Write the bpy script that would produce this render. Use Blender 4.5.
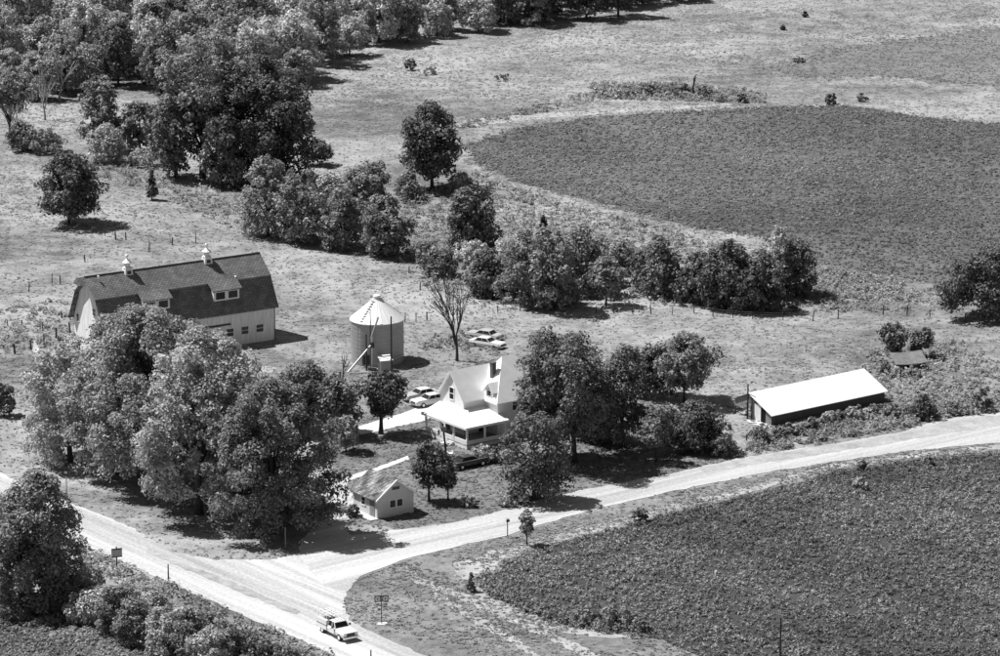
import bpy, math, random
import numpy as np
from mathutils import Vector

R = math.radians
for o in list(bpy.data.objects):
    bpy.data.objects.remove(o)
scene = bpy.context.scene
col = scene.collection

# ------------------------------------------------------------------ camera
F, YH, CH = 4000.0, -680.0, 137.0          # focal length and horizon in photo pixels, flying height in metres
PITCH = math.atan((328 - YH) / F)
cd = bpy.data.cameras.new('camera')
cam = bpy.data.objects.new('camera', cd)
col.objects.link(cam)
cam.location = (0, 0, CH)
cam.rotation_euler = (math.pi / 2 - PITCH, 0, 0)
cd.sensor_width = 36
cd.sensor_fit = 'HORIZONTAL'
cd.lens = 36 * F / 1000
cd.clip_start = 1
cd.clip_end = 20000
scene.camera = cam

# ------------------------------------------------------------------ sky and sun
SUN_EL = R(58)
SUN_H = Vector((-0.93, 0.36, 0)).normalized()      # horizontal direction towards the sun
world = bpy.data.worlds.new('World')
scene.world = world
world.use_nodes = True
wn, wl = world.node_tree.nodes, world.node_tree.links
wn.clear()
sky = wn.new('ShaderNodeTexSky')
sky.sky_type = 'NISHITA'
sky.sun_disc = False
sky.sun_elevation = SUN_EL
sky.sun_rotation = math.atan2(SUN_H.x, SUN_H.y)
bw = wn.new('ShaderNodeRGBToBW')
bg = wn.new('ShaderNodeBackground')
bg.inputs['Strength'].default_value = 0.05
wo = wn.new('ShaderNodeOutputWorld')
wl.new(sky.outputs[0], bw.inputs[0])
wl.new(bw.outputs[0], bg.inputs['Color'])
wl.new(bg.outputs[0], wo.inputs['Surface'])

sd = bpy.data.lights.new('sun', 'SUN')
sd.energy = 5.0
sd.angle = R(0.53)
sd.color = (1, 1, 1)
sun = bpy.data.objects.new('sun', sd)
col.objects.link(sun)
sv = Vector((SUN_H.x * math.cos(SUN_EL), SUN_H.y * math.cos(SUN_EL), math.sin(SUN_EL)))
sun.rotation_euler = sv.to_track_quat('Z', 'Y').to_euler()
sun.location = (-200, 600, 400)
scene.view_settings.view_transform = 'Standard'
scene.view_settings.look = 'None'
scene.view_settings.exposure = 0.47
scene.view_settings.gamma = 1.0
scene.view_settings.use_curve_mapping = False


# ------------------------------------------------------------------ pixel -> place on the ground
CP, SP = math.cos(PITCH), math.sin(PITCH)


def G(x, y, z=0.0):
    dx, dz = (x - 500) / F, -(y - 328) / F
    wx, wy, wz = dx, CP + SP * dz, -SP + CP * dz
    t = (z - CH) / wz
    return Vector((wx * t, wy * t, z))


def scl(y):                                     # pixels per metre at a ground point seen at row y
    p = G(500, y)
    return F / (CP * p.y + SP * CH)


# ------------------------------------------------------------------ materials
MATS = {}


def nodes_of(name):
    m = bpy.data.materials.new(name)
    m.use_nodes = True
    nt = m.node_tree
    b = nt.nodes['Principled BSDF']
    MATS[name] = m
    return m, nt.nodes, nt.links, b


def setg(b, v, rough=0.7, spec=0.3, metal=0.0):
    b.inputs['Base Color'].default_value = (v, v, v, 1)
    b.inputs['Roughness'].default_value = rough
    b.inputs['Specular IOR Level'].default_value = spec
    b.inputs['Metallic'].default_value = metal


def plain(name, v, rough=0.7, spec=0.3, metal=0.0, var=0.0, scale=1.5, bump=0.0, stretch=None):
    """grey paint / wood / metal with weathering noise"""
    m, n, l, b = nodes_of(name)
    setg(b, v, rough, spec, metal)
    if var or bump:
        tc = n.new('ShaderNodeTexCoord')
        src = tc.outputs['Object']
        if stretch:
            mp = n.new('ShaderNodeMapping')
            mp.inputs['Scale'].default_value = stretch
            l.new(src, mp.inputs['Vector'])
            src = mp.outputs[0]
        nz = n.new('ShaderNodeTexNoise')
        nz.inputs['Scale'].default_value = scale
        nz.inputs['Detail'].default_value = 6
        nz.inputs['Roughness'].default_value = 0.65
        l.new(src, nz.inputs['Vector'])
        if var:
            mr = n.new('ShaderNodeMapRange')
            mr.inputs['From Min'].default_value = 0.3
            mr.inputs['From Max'].default_value = 0.7
            mr.inputs['To Min'].default_value = v * (1 - var)
            mr.inputs['To Max'].default_value = v * (1 + var * 0.6)
            l.new(nz.outputs[0], mr.inputs['Value'])
            l.new(mr.outputs[0], b.inputs['Base Color'])
        if bump:
            bp = n.new('ShaderNodeBump')
            bp.inputs['Distance'].default_value = bump
            l.new(nz.outputs[0], bp.inputs['Height'])
            l.new(bp.outputs[0], b.inputs['Normal'])
    return m


def ground_mat(name, lo, hi, big=0.035, mid=0.35, fine=3.0, bump=0.12, streak=None, contrast=1.0):
    """soil / grass / gravel: three scales of noise between two greys, with bump"""
    m, n, l, b = nodes_of(name)
    setg(b, lo, 0.95, 0.1)
    g = n.new('ShaderNodeNewGeometry')
    src = g.outputs['Position']
    acc = None
    for k, (s, w) in enumerate(((big, 0.38), (mid, 0.29), (fine, 0.2), (fine * 2.7, 0.13))):
        nz = n.new('ShaderNodeTexNoise')
        nz.inputs['Scale'].default_value = s
        nz.inputs['Detail'].default_value = 5
        nz.inputs['Roughness'].default_value = 0.6
        v = src
        if streak and k < 2:
            mp = n.new('ShaderNodeMapping')
            mp.inputs['Rotation'].default_value = (0, 0, -streak[0])
            l.new(src, mp.inputs['Vector'])
            sc = n.new('ShaderNodeMapping')
            sc.inputs['Scale'].default_value = (streak[1], 1, 1)
            l.new(mp.outputs[0], sc.inputs['Vector'])
            v = sc.outputs[0]
        l.new(v, nz.inputs['Vector'])
        mu = n.new('ShaderNodeMath')
        mu.operation = 'MULTIPLY_ADD'
        mu.inputs[1].default_value = w
        mu.inputs[2].default_value = 0
        l.new(nz.outputs[0], mu.inputs[0])
        if acc is not None:
            l.new(acc, mu.inputs[2])
        acc = mu.outputs[0]
        last = nz
    mr = n.new('ShaderNodeMapRange')
    mr.inputs['From Min'].default_value = 0.5 - 0.16 / contrast
    mr.inputs['From Max'].default_value = 0.5 + 0.16 / contrast
    mr.inputs['To Min'].default_value = lo
    mr.inputs['To Max'].default_value = hi
    l.new(acc, mr.inputs['Value'])
    l.new(mr.outputs[0], b.inputs['Base Color'])
    if bump:
        bp = n.new('ShaderNodeBump')
        bp.inputs['Distance'].default_value = bump
        bp.inputs['Strength'].default_value = 0.9
        l.new(last.outputs[0], bp.inputs['Height'])
        l.new(bp.outputs[0], b.inputs['Normal'])
    return m


def leaf_mat(name, v, trans=0.3, gloss=0.35, rnd=0.25):
    m, n, l, b = nodes_of(name)
    setg(b, v, 0.6, gloss)
    at = n.new('ShaderNodeAttribute')
    at.attribute_name = 'tone'
    oi = n.new('ShaderNodeObjectInfo')
    mr = n.new('ShaderNodeMapRange')
    mr.inputs['To Min'].default_value = v * (1 - rnd)
    mr.inputs['To Max'].default_value = v * (1 + rnd)
    l.new(oi.outputs['Random'], mr.inputs['Value'])
    mu = n.new('ShaderNodeMath')
    mu.operation = 'MULTIPLY'
    l.new(at.outputs['Fac'], mu.inputs[0])
    l.new(mr.outputs[0], mu.inputs[1])
    l.new(mu.outputs[0], b.inputs['Base Color'])
    t = n.new('ShaderNodeBsdfTranslucent')
    l.new(mu.outputs[0], t.inputs['Color'])
    mx = n.new('ShaderNodeMixShader')
    mx.inputs['Fac'].default_value = trans
    out = n['Material Output']
    l.new(b.outputs[0], mx.inputs[1])
    l.new(t.outputs[0], mx.inputs[2])
    l.new(mx.outputs[0], out.inputs['Surface'])
    return m


def shingle_mat(name, v, mortar, w, h, offset=0.5, var=0.35, patch=0.0, mort=0.02):
    """roof shingles in courses; x along the ridge, y+z down the slope"""
    m, n, l, b = nodes_of(name)
    setg(b, v, 0.9, 0.15)
    tc = n.new('ShaderNodeTexCoord')
    sp = n.new('ShaderNodeSeparateXYZ')
    l.new(tc.outputs['Object'], sp.inputs[0])
    ad = n.new('ShaderNodeMath')
    ad.operation = 'ADD'
    l.new(sp.outputs['Y'], ad.inputs[0])
    l.new(sp.outputs['Z'], ad.inputs[1])
    cb = n.new('ShaderNodeCombineXYZ')
    l.new(sp.outputs['X'], cb.inputs['X'])
    l.new(ad.outputs[0], cb.inputs['Y'])
    br = n.new('ShaderNodeTexBrick')
    br.offset = offset
    br.inputs['Color1'].default_value = (v * (1 - var),) * 3 + (1,)
    br.inputs['Color2'].default_value = (v * (1 + var),) * 3 + (1,)
    br.inputs['Mortar'].default_value = (mortar,) * 3 + (1,)
    br.inputs['Scale'].default_value = 1
    br.inputs['Mortar Size'].default_value = mort
    br.inputs['Brick Width'].default_value = w
    br.inputs['Row Height'].default_value = h
    l.new(cb.outputs[0], br.inputs['Vector'])
    nz = n.new('ShaderNodeTexNoise')
    nz.inputs['Scale'].default_value = 0.7
    nz.inputs['Detail'].default_value = 6
    l.new(tc.outputs['Object'], nz.inputs['Vector'])
    mr = n.new('ShaderNodeMapRange')
    mr.inputs['From Min'].default_value = 0.35
    mr.inputs['From Max'].default_value = 0.65
    mr.inputs['To Min'].default_value = 0.8 - patch
    mr.inputs['To Max'].default_value = 1.15 + patch
    l.new(nz.outputs[0], mr.inputs['Value'])
    mx = n.new('ShaderNodeMix')
    mx.data_type = 'RGBA'
    mx.blend_type = 'MULTIPLY'
    mx.inputs['Factor'].default_value = 1
    l.new(br.outputs['Color'], mx.inputs['A'])
    l.new(mr.outputs[0], mx.inputs['B'])
    l.new(mx.outputs['Result'], b.inputs['Base Color'])
    bp = n.new('ShaderNodeBump')
    bp.inputs['Distance'].default_value = 0.03
    l.new(br.outputs['Fac'], bp.inputs['Height'])
    bp.invert = True
    l.new(bp.outputs[0], b.inputs['Normal'])
    return m


ROAD_L, ROAD_R = R(128.1), R(38.6)
ground_mat('pasture', 0.11, 0.37, 0.028, 0.22, 1.1, 0.22, contrast=1.9)
ground_mat('lawn', 0.10, 0.23, 0.08, 0.5, 2.0, 0.12, contrast=1.6)
ground_mat('verge', 0.11, 0.30, 0.09, 0.5, 1.6, 0.2, contrast=1.8)
ground_mat('dark_field', 0.06, 0.17, 0.02, 0.3, 1.6, 0.25, contrast=1.8)
ground_mat('grey_field', 0.11, 0.25, 0.03, 0.4, 1.6, 0.2, contrast=1.6)
ground_mat('crop_soil', 0.035, 0.10, 0.06, 0.7, 3.0, 0.15)
ground_mat('gravel_road', 0.26, 0.62, 0.16, 0.7, 2.5, 0.03, streak=(ROAD_L, 0.035), contrast=1.7)
ground_mat('gravel_lane', 0.26, 0.61, 0.14, 0.7, 2.5, 0.03, streak=(ROAD_R, 0.035), contrast=1.5)
ground_mat('bare_soil', 0.22, 0.46, 0.12, 0.5, 2.0, 0.06, contrast=1.3)
ground_mat('track_dirt', 0.22, 0.44, 0.15, 0.8, 3.0, 0.05, contrast=1.8)
plain('concrete', 0.55, 0.9, 0.2, var=0.18, scale=0.8)
leaf_mat('leaf_dark', 0.13, 0.26, 0.35)
leaf_mat('leaf_mid', 0.225, 0.3, 0.4)
leaf_mat('leaf_light', 0.41, 0.32, 0.4)
leaf_mat('leaf_pale', 0.46, 0.32, 0.3)
leaf_mat('grass_blades', 0.31, 0.35, 0.1, 0.0)
leaf_mat('weed_leaves', 0.32, 0.35, 0.25, 0.0)
leaf_mat('crop_leaves', 0.245, 0.28, 0.35, 0.0)
leaf_mat('field_leaves', 0.2, 0.3, 0.2, 0.0)
leaf_mat('blossom', 0.55, 0.4, 0.2)
plain('bark', 0.075, 0.95, 0.1, var=0.4, scale=4, bump=0.03)
plain('dead_wood', 0.33, 0.9, 0.1, var=0.3, scale=4)
plain('white_siding', 0.74, 0.65, 0.3, var=0.06, scale=0.9)
plain('white_trim', 0.82, 0.6, 0.3, var=0.05, scale=2)
plain('house_roof', 0.86, 0.75, 0.25, var=0.10, scale=0.8)
plain('barn_siding', 0.78, 0.85, 0.15, var=0.30, scale=0.9, stretch=(6, 6, 0.5))
shingle_mat('barn_roof', 0.19, 0.09, 0.55, 0.42, var=0.2, mort=0.045)
shingle_mat('garage_roof', 0.21, 0.09, 0.55, 0.32, var=0.55, patch=0.42)
plain('garage_siding', 0.60, 0.8, 0.2, var=0.10, scale=1.2)
plain('glass', 0.02, 0.12, 0.5)
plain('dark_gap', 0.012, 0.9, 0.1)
plain('sheet_metal', 0.78, 0.5, 0.4, var=0.04, scale=0.5)
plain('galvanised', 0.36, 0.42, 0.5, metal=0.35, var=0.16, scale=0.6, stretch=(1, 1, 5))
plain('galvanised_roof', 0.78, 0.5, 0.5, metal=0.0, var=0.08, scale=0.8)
plain('dark_boards', 0.11, 0.9, 0.1, var=0.35, scale=1.5, stretch=(5, 5, 0.6))
plain('grey_boards', 0.26, 0.9, 0.1, var=0.35, scale=1.5, stretch=(5, 5, 0.6))
plain('weathered_roof', 0.19, 0.9, 0.1, var=0.3, scale=1.5)
plain('post_wood', 0.06, 0.95, 0.1, var=0.3, scale=4)
plain('chimney_brick', 0.13, 0.95, 0.1, var=0.35, scale=5)
plain('car_pale', 0.62, 0.25, 0.6)
plain('car_grey', 0.42, 0.3, 0.6)
plain('car_dark', 0.022, 0.22, 0.6)
plain('truck_paint', 0.68, 0.3, 0.6)
plain('chrome', 0.6, 0.2, 0.5, metal=0.9)
plain('rubber', 0.018, 0.85, 0.2)
plain('dark_metal', 0.04, 0.5, 0.4)
plain('steel', 0.30, 0.5, 0.5, metal=0.5)
plain('sign_white', 0.75, 0.5, 0.3)
plain('sign_black', 0.02, 0.5, 0.3)
plain('rusty', 0.14, 0.9, 0.2, var=0.4, scale=3)


# ------------------------------------------------------------------ mesh helpers
def tag(o, label=None, cat=None, group=None, kind=None):
    if label: o['label'] = label
    if cat: o['category'] = cat
    if group: o['group'] = group
    if kind: o['kind'] = kind
    return o


def empty(name, loc, rz=0.0, label=None, cat=None, group=None):
    o = bpy.data.objects.new(name, None)
    o.empty_display_size = 0.5
    col.objects.link(o)
    o.location = loc
    o.rotation_euler = (0, 0, rz)
    return tag(o, label, cat, group)


def link(name, me, mat=None, parent=None):
    o = bpy.data.objects.new(name, me)
    col.objects.link(o)
    if mat:
        if not me.materials:
            me.materials.append(MATS[mat])
        elif me.materials[0] != MATS[mat]:
            o.material_slots[0].link = 'OBJECT'
            o.material_slots[0].material = MATS[mat]
    if parent: o.parent = parent
    return o


class MB:
    def __init__(s):
        s.v, s.f = [], []

    def poly(s, pts):
        k = len(s.v)
        s.v += [tuple(p) for p in pts]
        s.f.append(tuple(range(k, k + len(pts))))
        return s

    def box(s, x0, x1, y0, y1, z0, z1):
        return s.hexa([(x0, y0, z0), (x1, y0, z0), (x1, y1, z0), (x0, y1, z0),
                       (x0, y0, z1), (x1, y0, z1), (x1, y1, z1), (x0, y1, z1)])

    def hexa(s, p):
        k = len(s.v)
        s.v += [tuple(q) for q in p]
        for f in ((3, 2, 1, 0), (4, 5, 6, 7), (0, 1, 5, 4), (1, 2, 6, 5), (2, 3, 7, 6), (3, 0, 4, 7)):
            s.f.append(tuple(k + i for i in f))
        return s

    def slab(s, pts, t):
        """plate of thickness t under a polygon given counter-clockwise from above"""
        k, n = len(s.v), len(pts)
        s.v += [tuple(p) for p in pts] + [(p[0], p[1], p[2] - t) for p in pts]
        s.f.append(tuple(range(k, k + n)))
        s.f.append(tuple(range(k + 2 * n - 1, k + n - 1, -1)))
        for i in range(n):
            j = (i + 1) % n
            s.f.append((k + i, k + n + i, k + n + j, k + j))
        return s

    def prism_x(s, prof, x0, x1):
        """profile of (y, z) points extruded along x"""
        k, n = len(s.v), len(prof)
        s.v += [(x0, y, z) for y, z in prof] + [(x1, y, z) for y, z in prof]
        s.f.append(tuple(range(k, k + n)))
        s.f.append(tuple(range(k + 2 * n - 1, k + n - 1, -1)))
        for i in range(n):
            j = (i + 1) % n
            s.f.append((k + i, k + n + i, k + n + j, k + j))
        return s

    def prism_y(s, prof, y0, y1):
        k, n = len(s.v), len(prof)
        s.v += [(x, y0, z) for x, z in prof] + [(x, y1, z) for x, z in prof]
        s.f.append(tuple(range(k, k + n)))
        s.f.append(tuple(range(k + 2 * n - 1, k + n - 1, -1)))
        for i in range(n):
            j = (i + 1) % n
            s.f.append((k + i, k + n + i, k + n + j, k + j))
        return s

    def tube(s, pts, rad, n=6, cap=True):
        k = len(s.v)
        P = [Vector(p) for p in pts]
        if not hasattr(rad, '__len__'): rad = [rad] * len(P)
        for i, p in enumerate(P):
            d = (P[min(i + 1, len(P) - 1)] - P[max(i - 1, 0)]).normalized()
            a = d.cross(Vector((0, 0, 1)) if abs(d.z) < 0.9 else Vector((1, 0, 0))).normalized()
            b = d.cross(a)
            for j in range(n):
                t = 2 * math.pi * j / n
                s.v.append(tuple(p + (a * math.cos(t) + b * math.sin(t)) * rad[i]))
        for i in range(len(P) - 1):
            for j in range(n):
                q = (j + 1) % n
                s.f.append((k + i * n + j, k + i * n + q, k + (i + 1) * n + q, k + (i + 1) * n + j))
        if cap:
            s.f.append(tuple(k + j for j in range(n))[::-1])
            e = k + (len(P) - 1) * n
            s.f.append(tuple(e + j for j in range(n)))
        return s

    def lathe(s, prof, n=16, c=(0, 0)):
        """profile of (radius, z) turned round a vertical axis"""
        k = len(s.v)
        for r, z in prof:
            for j in range(n):
                t = 2 * math.pi * j / n
                s.v.append((c[0] + r * math.cos(t), c[1] + r * math.sin(t), z))
        for i in range(len(prof) - 1):
            for j in range(n):
                q = (j + 1) % n
                s.f.append((k + i * n + j, k + i * n + q, k + (i + 1) * n + q, k + (i + 1) * n + j))
        s.f.append(tuple(k + j for j in range(n))[::-1])
        e = k + (len(prof) - 1) * n
        s.f.append(tuple(e + j for j in range(n)))
        return s

    def build(s, name, mat, parent=None, smooth=False):
        me = bpy.data.meshes.new(name)
        me.from_pydata(s.v, [], s.f)
        if smooth:
            me.polygons.foreach_set('use_smooth', [True] * len(me.polygons))
        me.update()
        return link(name, me, mat, parent)


# ------------------------------------------------------------------ leaf clouds (trees, shrubs, crops, grass)
def quads_mesh(name, P, N, S, tone, rng, aspect=1.0):
    n = len(P)
    N = N / np.maximum(np.linalg.norm(N, axis=1, keepdims=True), 1e-6)
    A = rng.normal(size=(n, 3))
    T = np.cross(N, A)
    T /= np.maximum(np.linalg.norm(T, axis=1, keepdims=True), 1e-6)
    B = np.cross(N, T)
    S = np.broadcast_to(np.asarray(S, float), (n,))[:, None]
    T = T * S * 0.62 * aspect
    B = B * S * 0.42
    V = np.empty((n, 4, 3))
    V[:, 0] = P - T
    V[:, 1] = P - B + T * 0.15 + N * S * 0.06
    V[:, 2] = P + T
    V[:, 3] = P + B + T * 0.15 + N * S * 0.06
    me = bpy.data.meshes.new(name)
    me.vertices.add(n * 4)
    me.vertices.foreach_set('co', V.reshape(-1).astype(np.float32))
    me.loops.add(n * 4)
    me.loops.foreach_set('vertex_index', np.arange(n * 4, dtype=np.int32))
    me.polygons.add(n)
    me.polygons.foreach_set('loop_start', np.arange(0, n * 4, 4, dtype=np.int32))
    at = me.attributes.new('tone', 'FLOAT', 'FACE')
    at.data.foreach_set('value', np.asarray(tone, np.float32))
    me.update(calc_edges=True)
    return me


def unit(rng, n):
    d = rng.normal(size=(n, 3))
    return d / np.linalg.norm(d, axis=1, keepdims=True)


def crown_data(seed, W, H, z0, ls, shape='round', dens=1.0, off=(0, 0), lobes=None, lr=(0.2, 0.36)):
    rng = np.random.default_rng(seed)
    a, c = W / 2, (H - z0) / 2
    nl = int((lobes or np.clip(34 + a * 6, 40, 95)) * 1.9)
    lr = (lr[0] * .6, lr[1] * .72)
    dens = dens * 1.25
    ls = ls * .9
    rad = np.minimum(a, c * 1.25) * rng.uniform(lr[0], lr[1], nl)
    rad = np.minimum(rad, c * 0.5)
    u = rng.random(nl * 4)

    def prof(t):                                # outline of the crown, 0 at its foot to 1 at its top
        if shape == 'cone': return np.clip(1.0 - 0.86 * t, 0.06, 1) * np.clip(0.6 + t * 3, 0, 1)
        if shape == 'spread': return np.where(t < .62, .55 + .45 * t / .62, np.sqrt(np.clip(1 - ((t - .62) / .42) ** 2.2, .02, 1)))
        if shape == 'dome': return np.where(t < .3, .86 + .14 * t / .3, np.clip(1 - (np.clip(t - .3, 0, 1) / .72) ** 2.3, .01, 1) ** .55)
        return np.clip(1 - np.abs((t - .45) / np.where(t < .45, .52, .58)) ** 2.4, .03, 1) ** .5
    u = u[rng.random(nl * 4) < prof(u)][:nl]
    nl = len(u)
    rad = rad[:nl] * (0.75 + 0.25 * prof(u))
    zz = z0 + rad * 0.6 + u * np.maximum(H - z0 - rad * 1.35, 0.05)
    th = rng.uniform(0, 2 * math.pi, nl)
    el = rng.uniform(0.85, 1.1)
    wob = 1 + 0.13 * np.sin(3 * th + rng.uniform(0, 6)) + 0.09 * np.sin(5 * th + 4 * u + rng.uniform(0, 6))
    rr_ = np.sqrt(rng.uniform(0.12, 1.0, nl)) * np.maximum(a * prof(u) * wob - rad * 0.85, 0.03)
    C = np.stack([np.cos(th) * rr_ * el + off[0] * u, np.sin(th) * rr_ / el + off[1] * u, zz], 1)
    Ps, Ns, Ts = [], [], []
    cen = np.array([off[0] / 2, off[1] / 2, z0 + c * 0.7])
    for i in range(nl):
        n = max(14, int(dens * 4 * math.pi * rad[i] ** 2 / ls ** 2 * 0.62))
        q = unit(rng, n)
        q[:, 2] = np.where((q[:, 2] < -0.35) & (rng.random(n) < 0.6), -q[:, 2], q[:, 2])
        rr = rad[i] * (0.7 + 0.5 * rng.random(n) ** 1.5)
        p = C[i] + q * rr[:, None] * np.array([1, 1, 0.95])
        o = p - cen
        o /= np.maximum(np.linalg.norm(o, axis=1, keepdims=True), 1e-6)
        Ps.append(p)
        Ns.append(q * 0.6 + o * 0.4 + np.array([0, 0, 0.35]) + rng.normal(size=(n, 3)) * 0.55)
        Ts.append(rng.uniform(0.7, 1.25) * rng.uniform(0.55, 1.45, n))
    P, N, T = np.concatenate(Ps), np.concatenate(Ns), np.concatenate(Ts)
    keep = P[:, 2] > 0.05
    return P[keep], N[keep], T[keep], C, rad, rng


def crown_mesh(name, *a, **k):
    ls = a[4] * .9
    P, N, T, C, rad, rng = crown_data(*a, **k)
    return quads_mesh(name, P, N, ls * rng.uniform(0.7, 1.35, len(P)), T, rng, 1.2), C


def trunk_mb(seed, H, r, targets, lean=(0, 0), fork=0.35):
    rnd = random.Random(seed)
    m = MB()
    top = Vector((lean[0], lean[1], H * 0.72))
    pts, rs = [], []
    for k in range(6):
        t = k / 5
        pts.append(Vector((lean[0] * t * t + rnd.uniform(-.1, .1) * t, lean[1] * t * t + rnd.uniform(-.1, .1) * t, H * 0.72 * t)))
        rs.append(r * (1.25 if k == 0 else 1.0) * (1 - 0.75 * t))
    pts[0].z = -0.1
    m.tube(pts, rs, 7)
    for q in targets:
        q = Vector(q)
        t = rnd.uniform(fork * 0.7, fork * 1.3)
        z = H * 0.72 * t
        s = Vector((lean[0] * t * t, lean[1] * t * t, z))
        mid = s.lerp(q, 0.5) + Vector((rnd.uniform(-.4, .4), rnd.uniform(-.4, .4), abs(q.z - s.z) * 0.12 + 0.1))
        m.tube([s, mid, q], [r * 0.5, r * 0.3, r * 0.08], 5, cap=False)
    return m


SEED = [100]


def tree(px, py, top, wpx, label, mat='leaf_mid', shape='round', z0=0.22, ls=None, dens=1.0, name='broadleaf_tree',
         cat='tree', group=None, off=(0, 0), limbs=9, lr=(0.2, 0.36), lobes=None, tr=None, lean=None):
    """tree placed by the pixel of its foot; its size follows from the distance there"""
    SEED[0] += 1
    s = scl(py)
    H = (py - top) / s / CP
    W = wpx / s
    ls = ls or float(np.clip(2.6 / s, 0.26, 0.46))
    root = empty(name, G(px, py), 0, label, cat, group)
    me, C = crown_mesh('crown', SEED[0], W, H, H * z0, ls, shape=shape, dens=dens, off=off, lr=lr, lobes=lobes)
    idx = np.argsort(-np.abs(C[:, 2] - H * 0.6))[::-1][:limbs]
    t = trunk_mb(SEED[0], H, tr or max(0.09, 0.021 * H), [C[i] for i in idx], lean=lean or (off[0] * 0.5, off[1] * 0.5))
    t.build('trunk', 'bark', root, True)
    link('crown', me, mat, root)
    return root


def shrub(px, py, top, wpx, label, mat='leaf_mid', shape='dome', group=None, ls=None, dens=1.0, name='shrub', cat='shrub', lobes=None):
    SEED[0] += 1
    s = scl(py)
    H = max((py - top) / s / CP, 0.5)
    W = wpx / s
    ls = ls or float(np.clip(2.3 / s, 0.2, 0.42))
    me, C = crown_mesh(name, SEED[0], W, H, 0.02, ls, shape=shape, dens=dens, lobes=lobes or int(np.clip(10 + W * 4, 12, 40)), lr=(0.24, 0.42))
    o = link(name, me, mat)
    o.location = G(px, py)
    return tag(o, label, cat, group)


def in_poly(X, Y, poly):
    inside = np.zeros(len(X), bool)
    n = len(poly)
    for i in range(n):
        x0, y0 = poly[i]
        x1, y1 = poly[(i + 1) % n]
        if y0 == y1: continue
        c = ((y0 > Y) != (y1 > Y)) & (X < (x1 - x0) * (Y - y0) / (y1 - y0) + x0)
        inside ^= c
    return inside


def wpoly(pp):
    return [tuple(G(x, y)[:2]) for x, y in pp]


def scatter(pp, dens, rng, holes=()):
    w = wpoly(pp)
    xs, ys = [p[0] for p in w], [p[1] for p in w]
    n = int((max(xs) - min(xs)) * (max(ys) - min(ys)) * dens)
    X, Y = rng.uniform(min(xs), max(xs), n), rng.uniform(min(ys), max(ys), n)
    k = in_poly(X, Y, w)
    X, Y = X[k], Y[k]
    for h in holes:
        k = ~in_poly(X, Y, h)
        X, Y = X[k], Y[k]
    return X, Y


def lown(X, Y, f, ph=0.0):                      # smooth patchiness over the land, about -1..1
    return (np.sin(X * f + 1.3 * np.sin(Y * f * 0.7 + ph)) + np.sin(Y * f * 1.3 + 1.7 * np.sin(X * f * 0.6 + ph * 2) + ph)
            + np.sin((X + Y) * f * 2.1 + ph * 3) * 0.6) / 2.6


def tufts(name, X, Y, rad, hgt, nleaf, ls, mat, label, cat, seed, tone=None, up=0.55, aspect=1.0):
    rng = np.random.default_rng(seed)
    M = len(X)
    rad = np.broadcast_to(rad, (M,))
    hgt = np.broadcast_to(hgt, (M,))
    i = np.repeat(np.arange(M), nleaf)
    n = len(i)
    q = unit(rng, n)
    q[:, 2] = np.abs(q[:, 2])
    sh = 0.55 + 0.5 * rng.random(n)
    P = np.stack([X[i] + q[:, 0] * rad[i] * sh, Y[i] + q[:, 1] * rad[i] * sh, 0.04 + q[:, 2] * hgt[i] * sh], 1)
    N = q * 0.5 + np.array([0, 0, up]) + rng.normal(size=(n, 3)) * 0.45
    tn = rng.uniform(0.75, 1.25, M)
    if tone is not None: tn = tn * tone
    o = link(name, quads_mesh(name, P, N, ls * rng.uniform(0.7, 1.3, n) * (0.6 + 0.4 * (rad / rad.mean())[i]), tn[i] * rng.uniform(0.85, 1.15, n), rng, aspect), mat)
    return tag(o, label, cat, None, 'stuff')


def sheet(name, pp, z, mat, jit=0.35, step=2.0, kind='structure'):
    """flat sheet on the ground with an uneven edge"""
    rnd = random.Random(name)
    w = wpoly(pp)
    out = []
    for i in range(len(w)):
        a, b = Vector(w[i]), Vector(w[(i + 1) % len(w)])
        L = (b - a).length
        n = max(1, min(int(L / step), 200))
        d = (b - a) / max(L, 1e-6)
        nr = Vector((-d.y, d.x))
        for k in range(n):
            p = a.lerp(b, k / n) + nr * rnd.uniform(-jit, jit)
            out.append((p.x, p.y, z))
    m = MB()
    if sum(out[i][0] * out[(i + 1) % len(out)][1] - out[(i + 1) % len(out)][0] * out[i][1] for i in range(len(out))) < 0:
        out.reverse()
    m.poly(out)
    o = m.build(name, mat)
    o['kind'] = kind
    return o


# ------------------------------------------------------------------ the land
m = MB()
m.poly([(-7000, -2000, 0), (7000, -2000, 0), (7000, 12000, 0), (-7000, 12000, 0)])
g = m.build('ground', 'pasture')
g['kind'] = 'structure'

P_LAWN = [(330, 455), (352, 420), (420, 402), (470, 385), (560, 378), (640, 398), (700, 420), (740, 445), (742, 458), (670, 474),
          (578, 491), (523, 505), (468, 520), (400, 530), (350, 520), (330, 500)]
P_UPPER = [(462, 145), (520, 128), (600, 117), (700, 110), (790, 106), (850, 106), (930, 118), (1090, 132), (1090, 305), (940, 284),
           (860, 272), (820, 262), (775, 240), (700, 228), (640, 214), (570, 195), (520, 183), (478, 165)]
P_GREY = [(770, 68), (830, 52), (900, 40), (1080, 18), (1080, 92), (960, 84), (880, 76), (800, 78)]
P_SOY = [(1100, 440), (1000, 453), (905, 462), (832, 473), (729, 501), (660, 516), (600, 533), (540, 548), (505, 562), (486, 582), (505, 603),
         (545, 620), (600, 634), (660, 640), (720, 665), (760, 720), (1120, 720)]
P_CROP = [(-60, 612), (20, 612), (60, 614), (105, 632), (150, 652), (190, 690), (190, 720), (-60, 720)]
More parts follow.
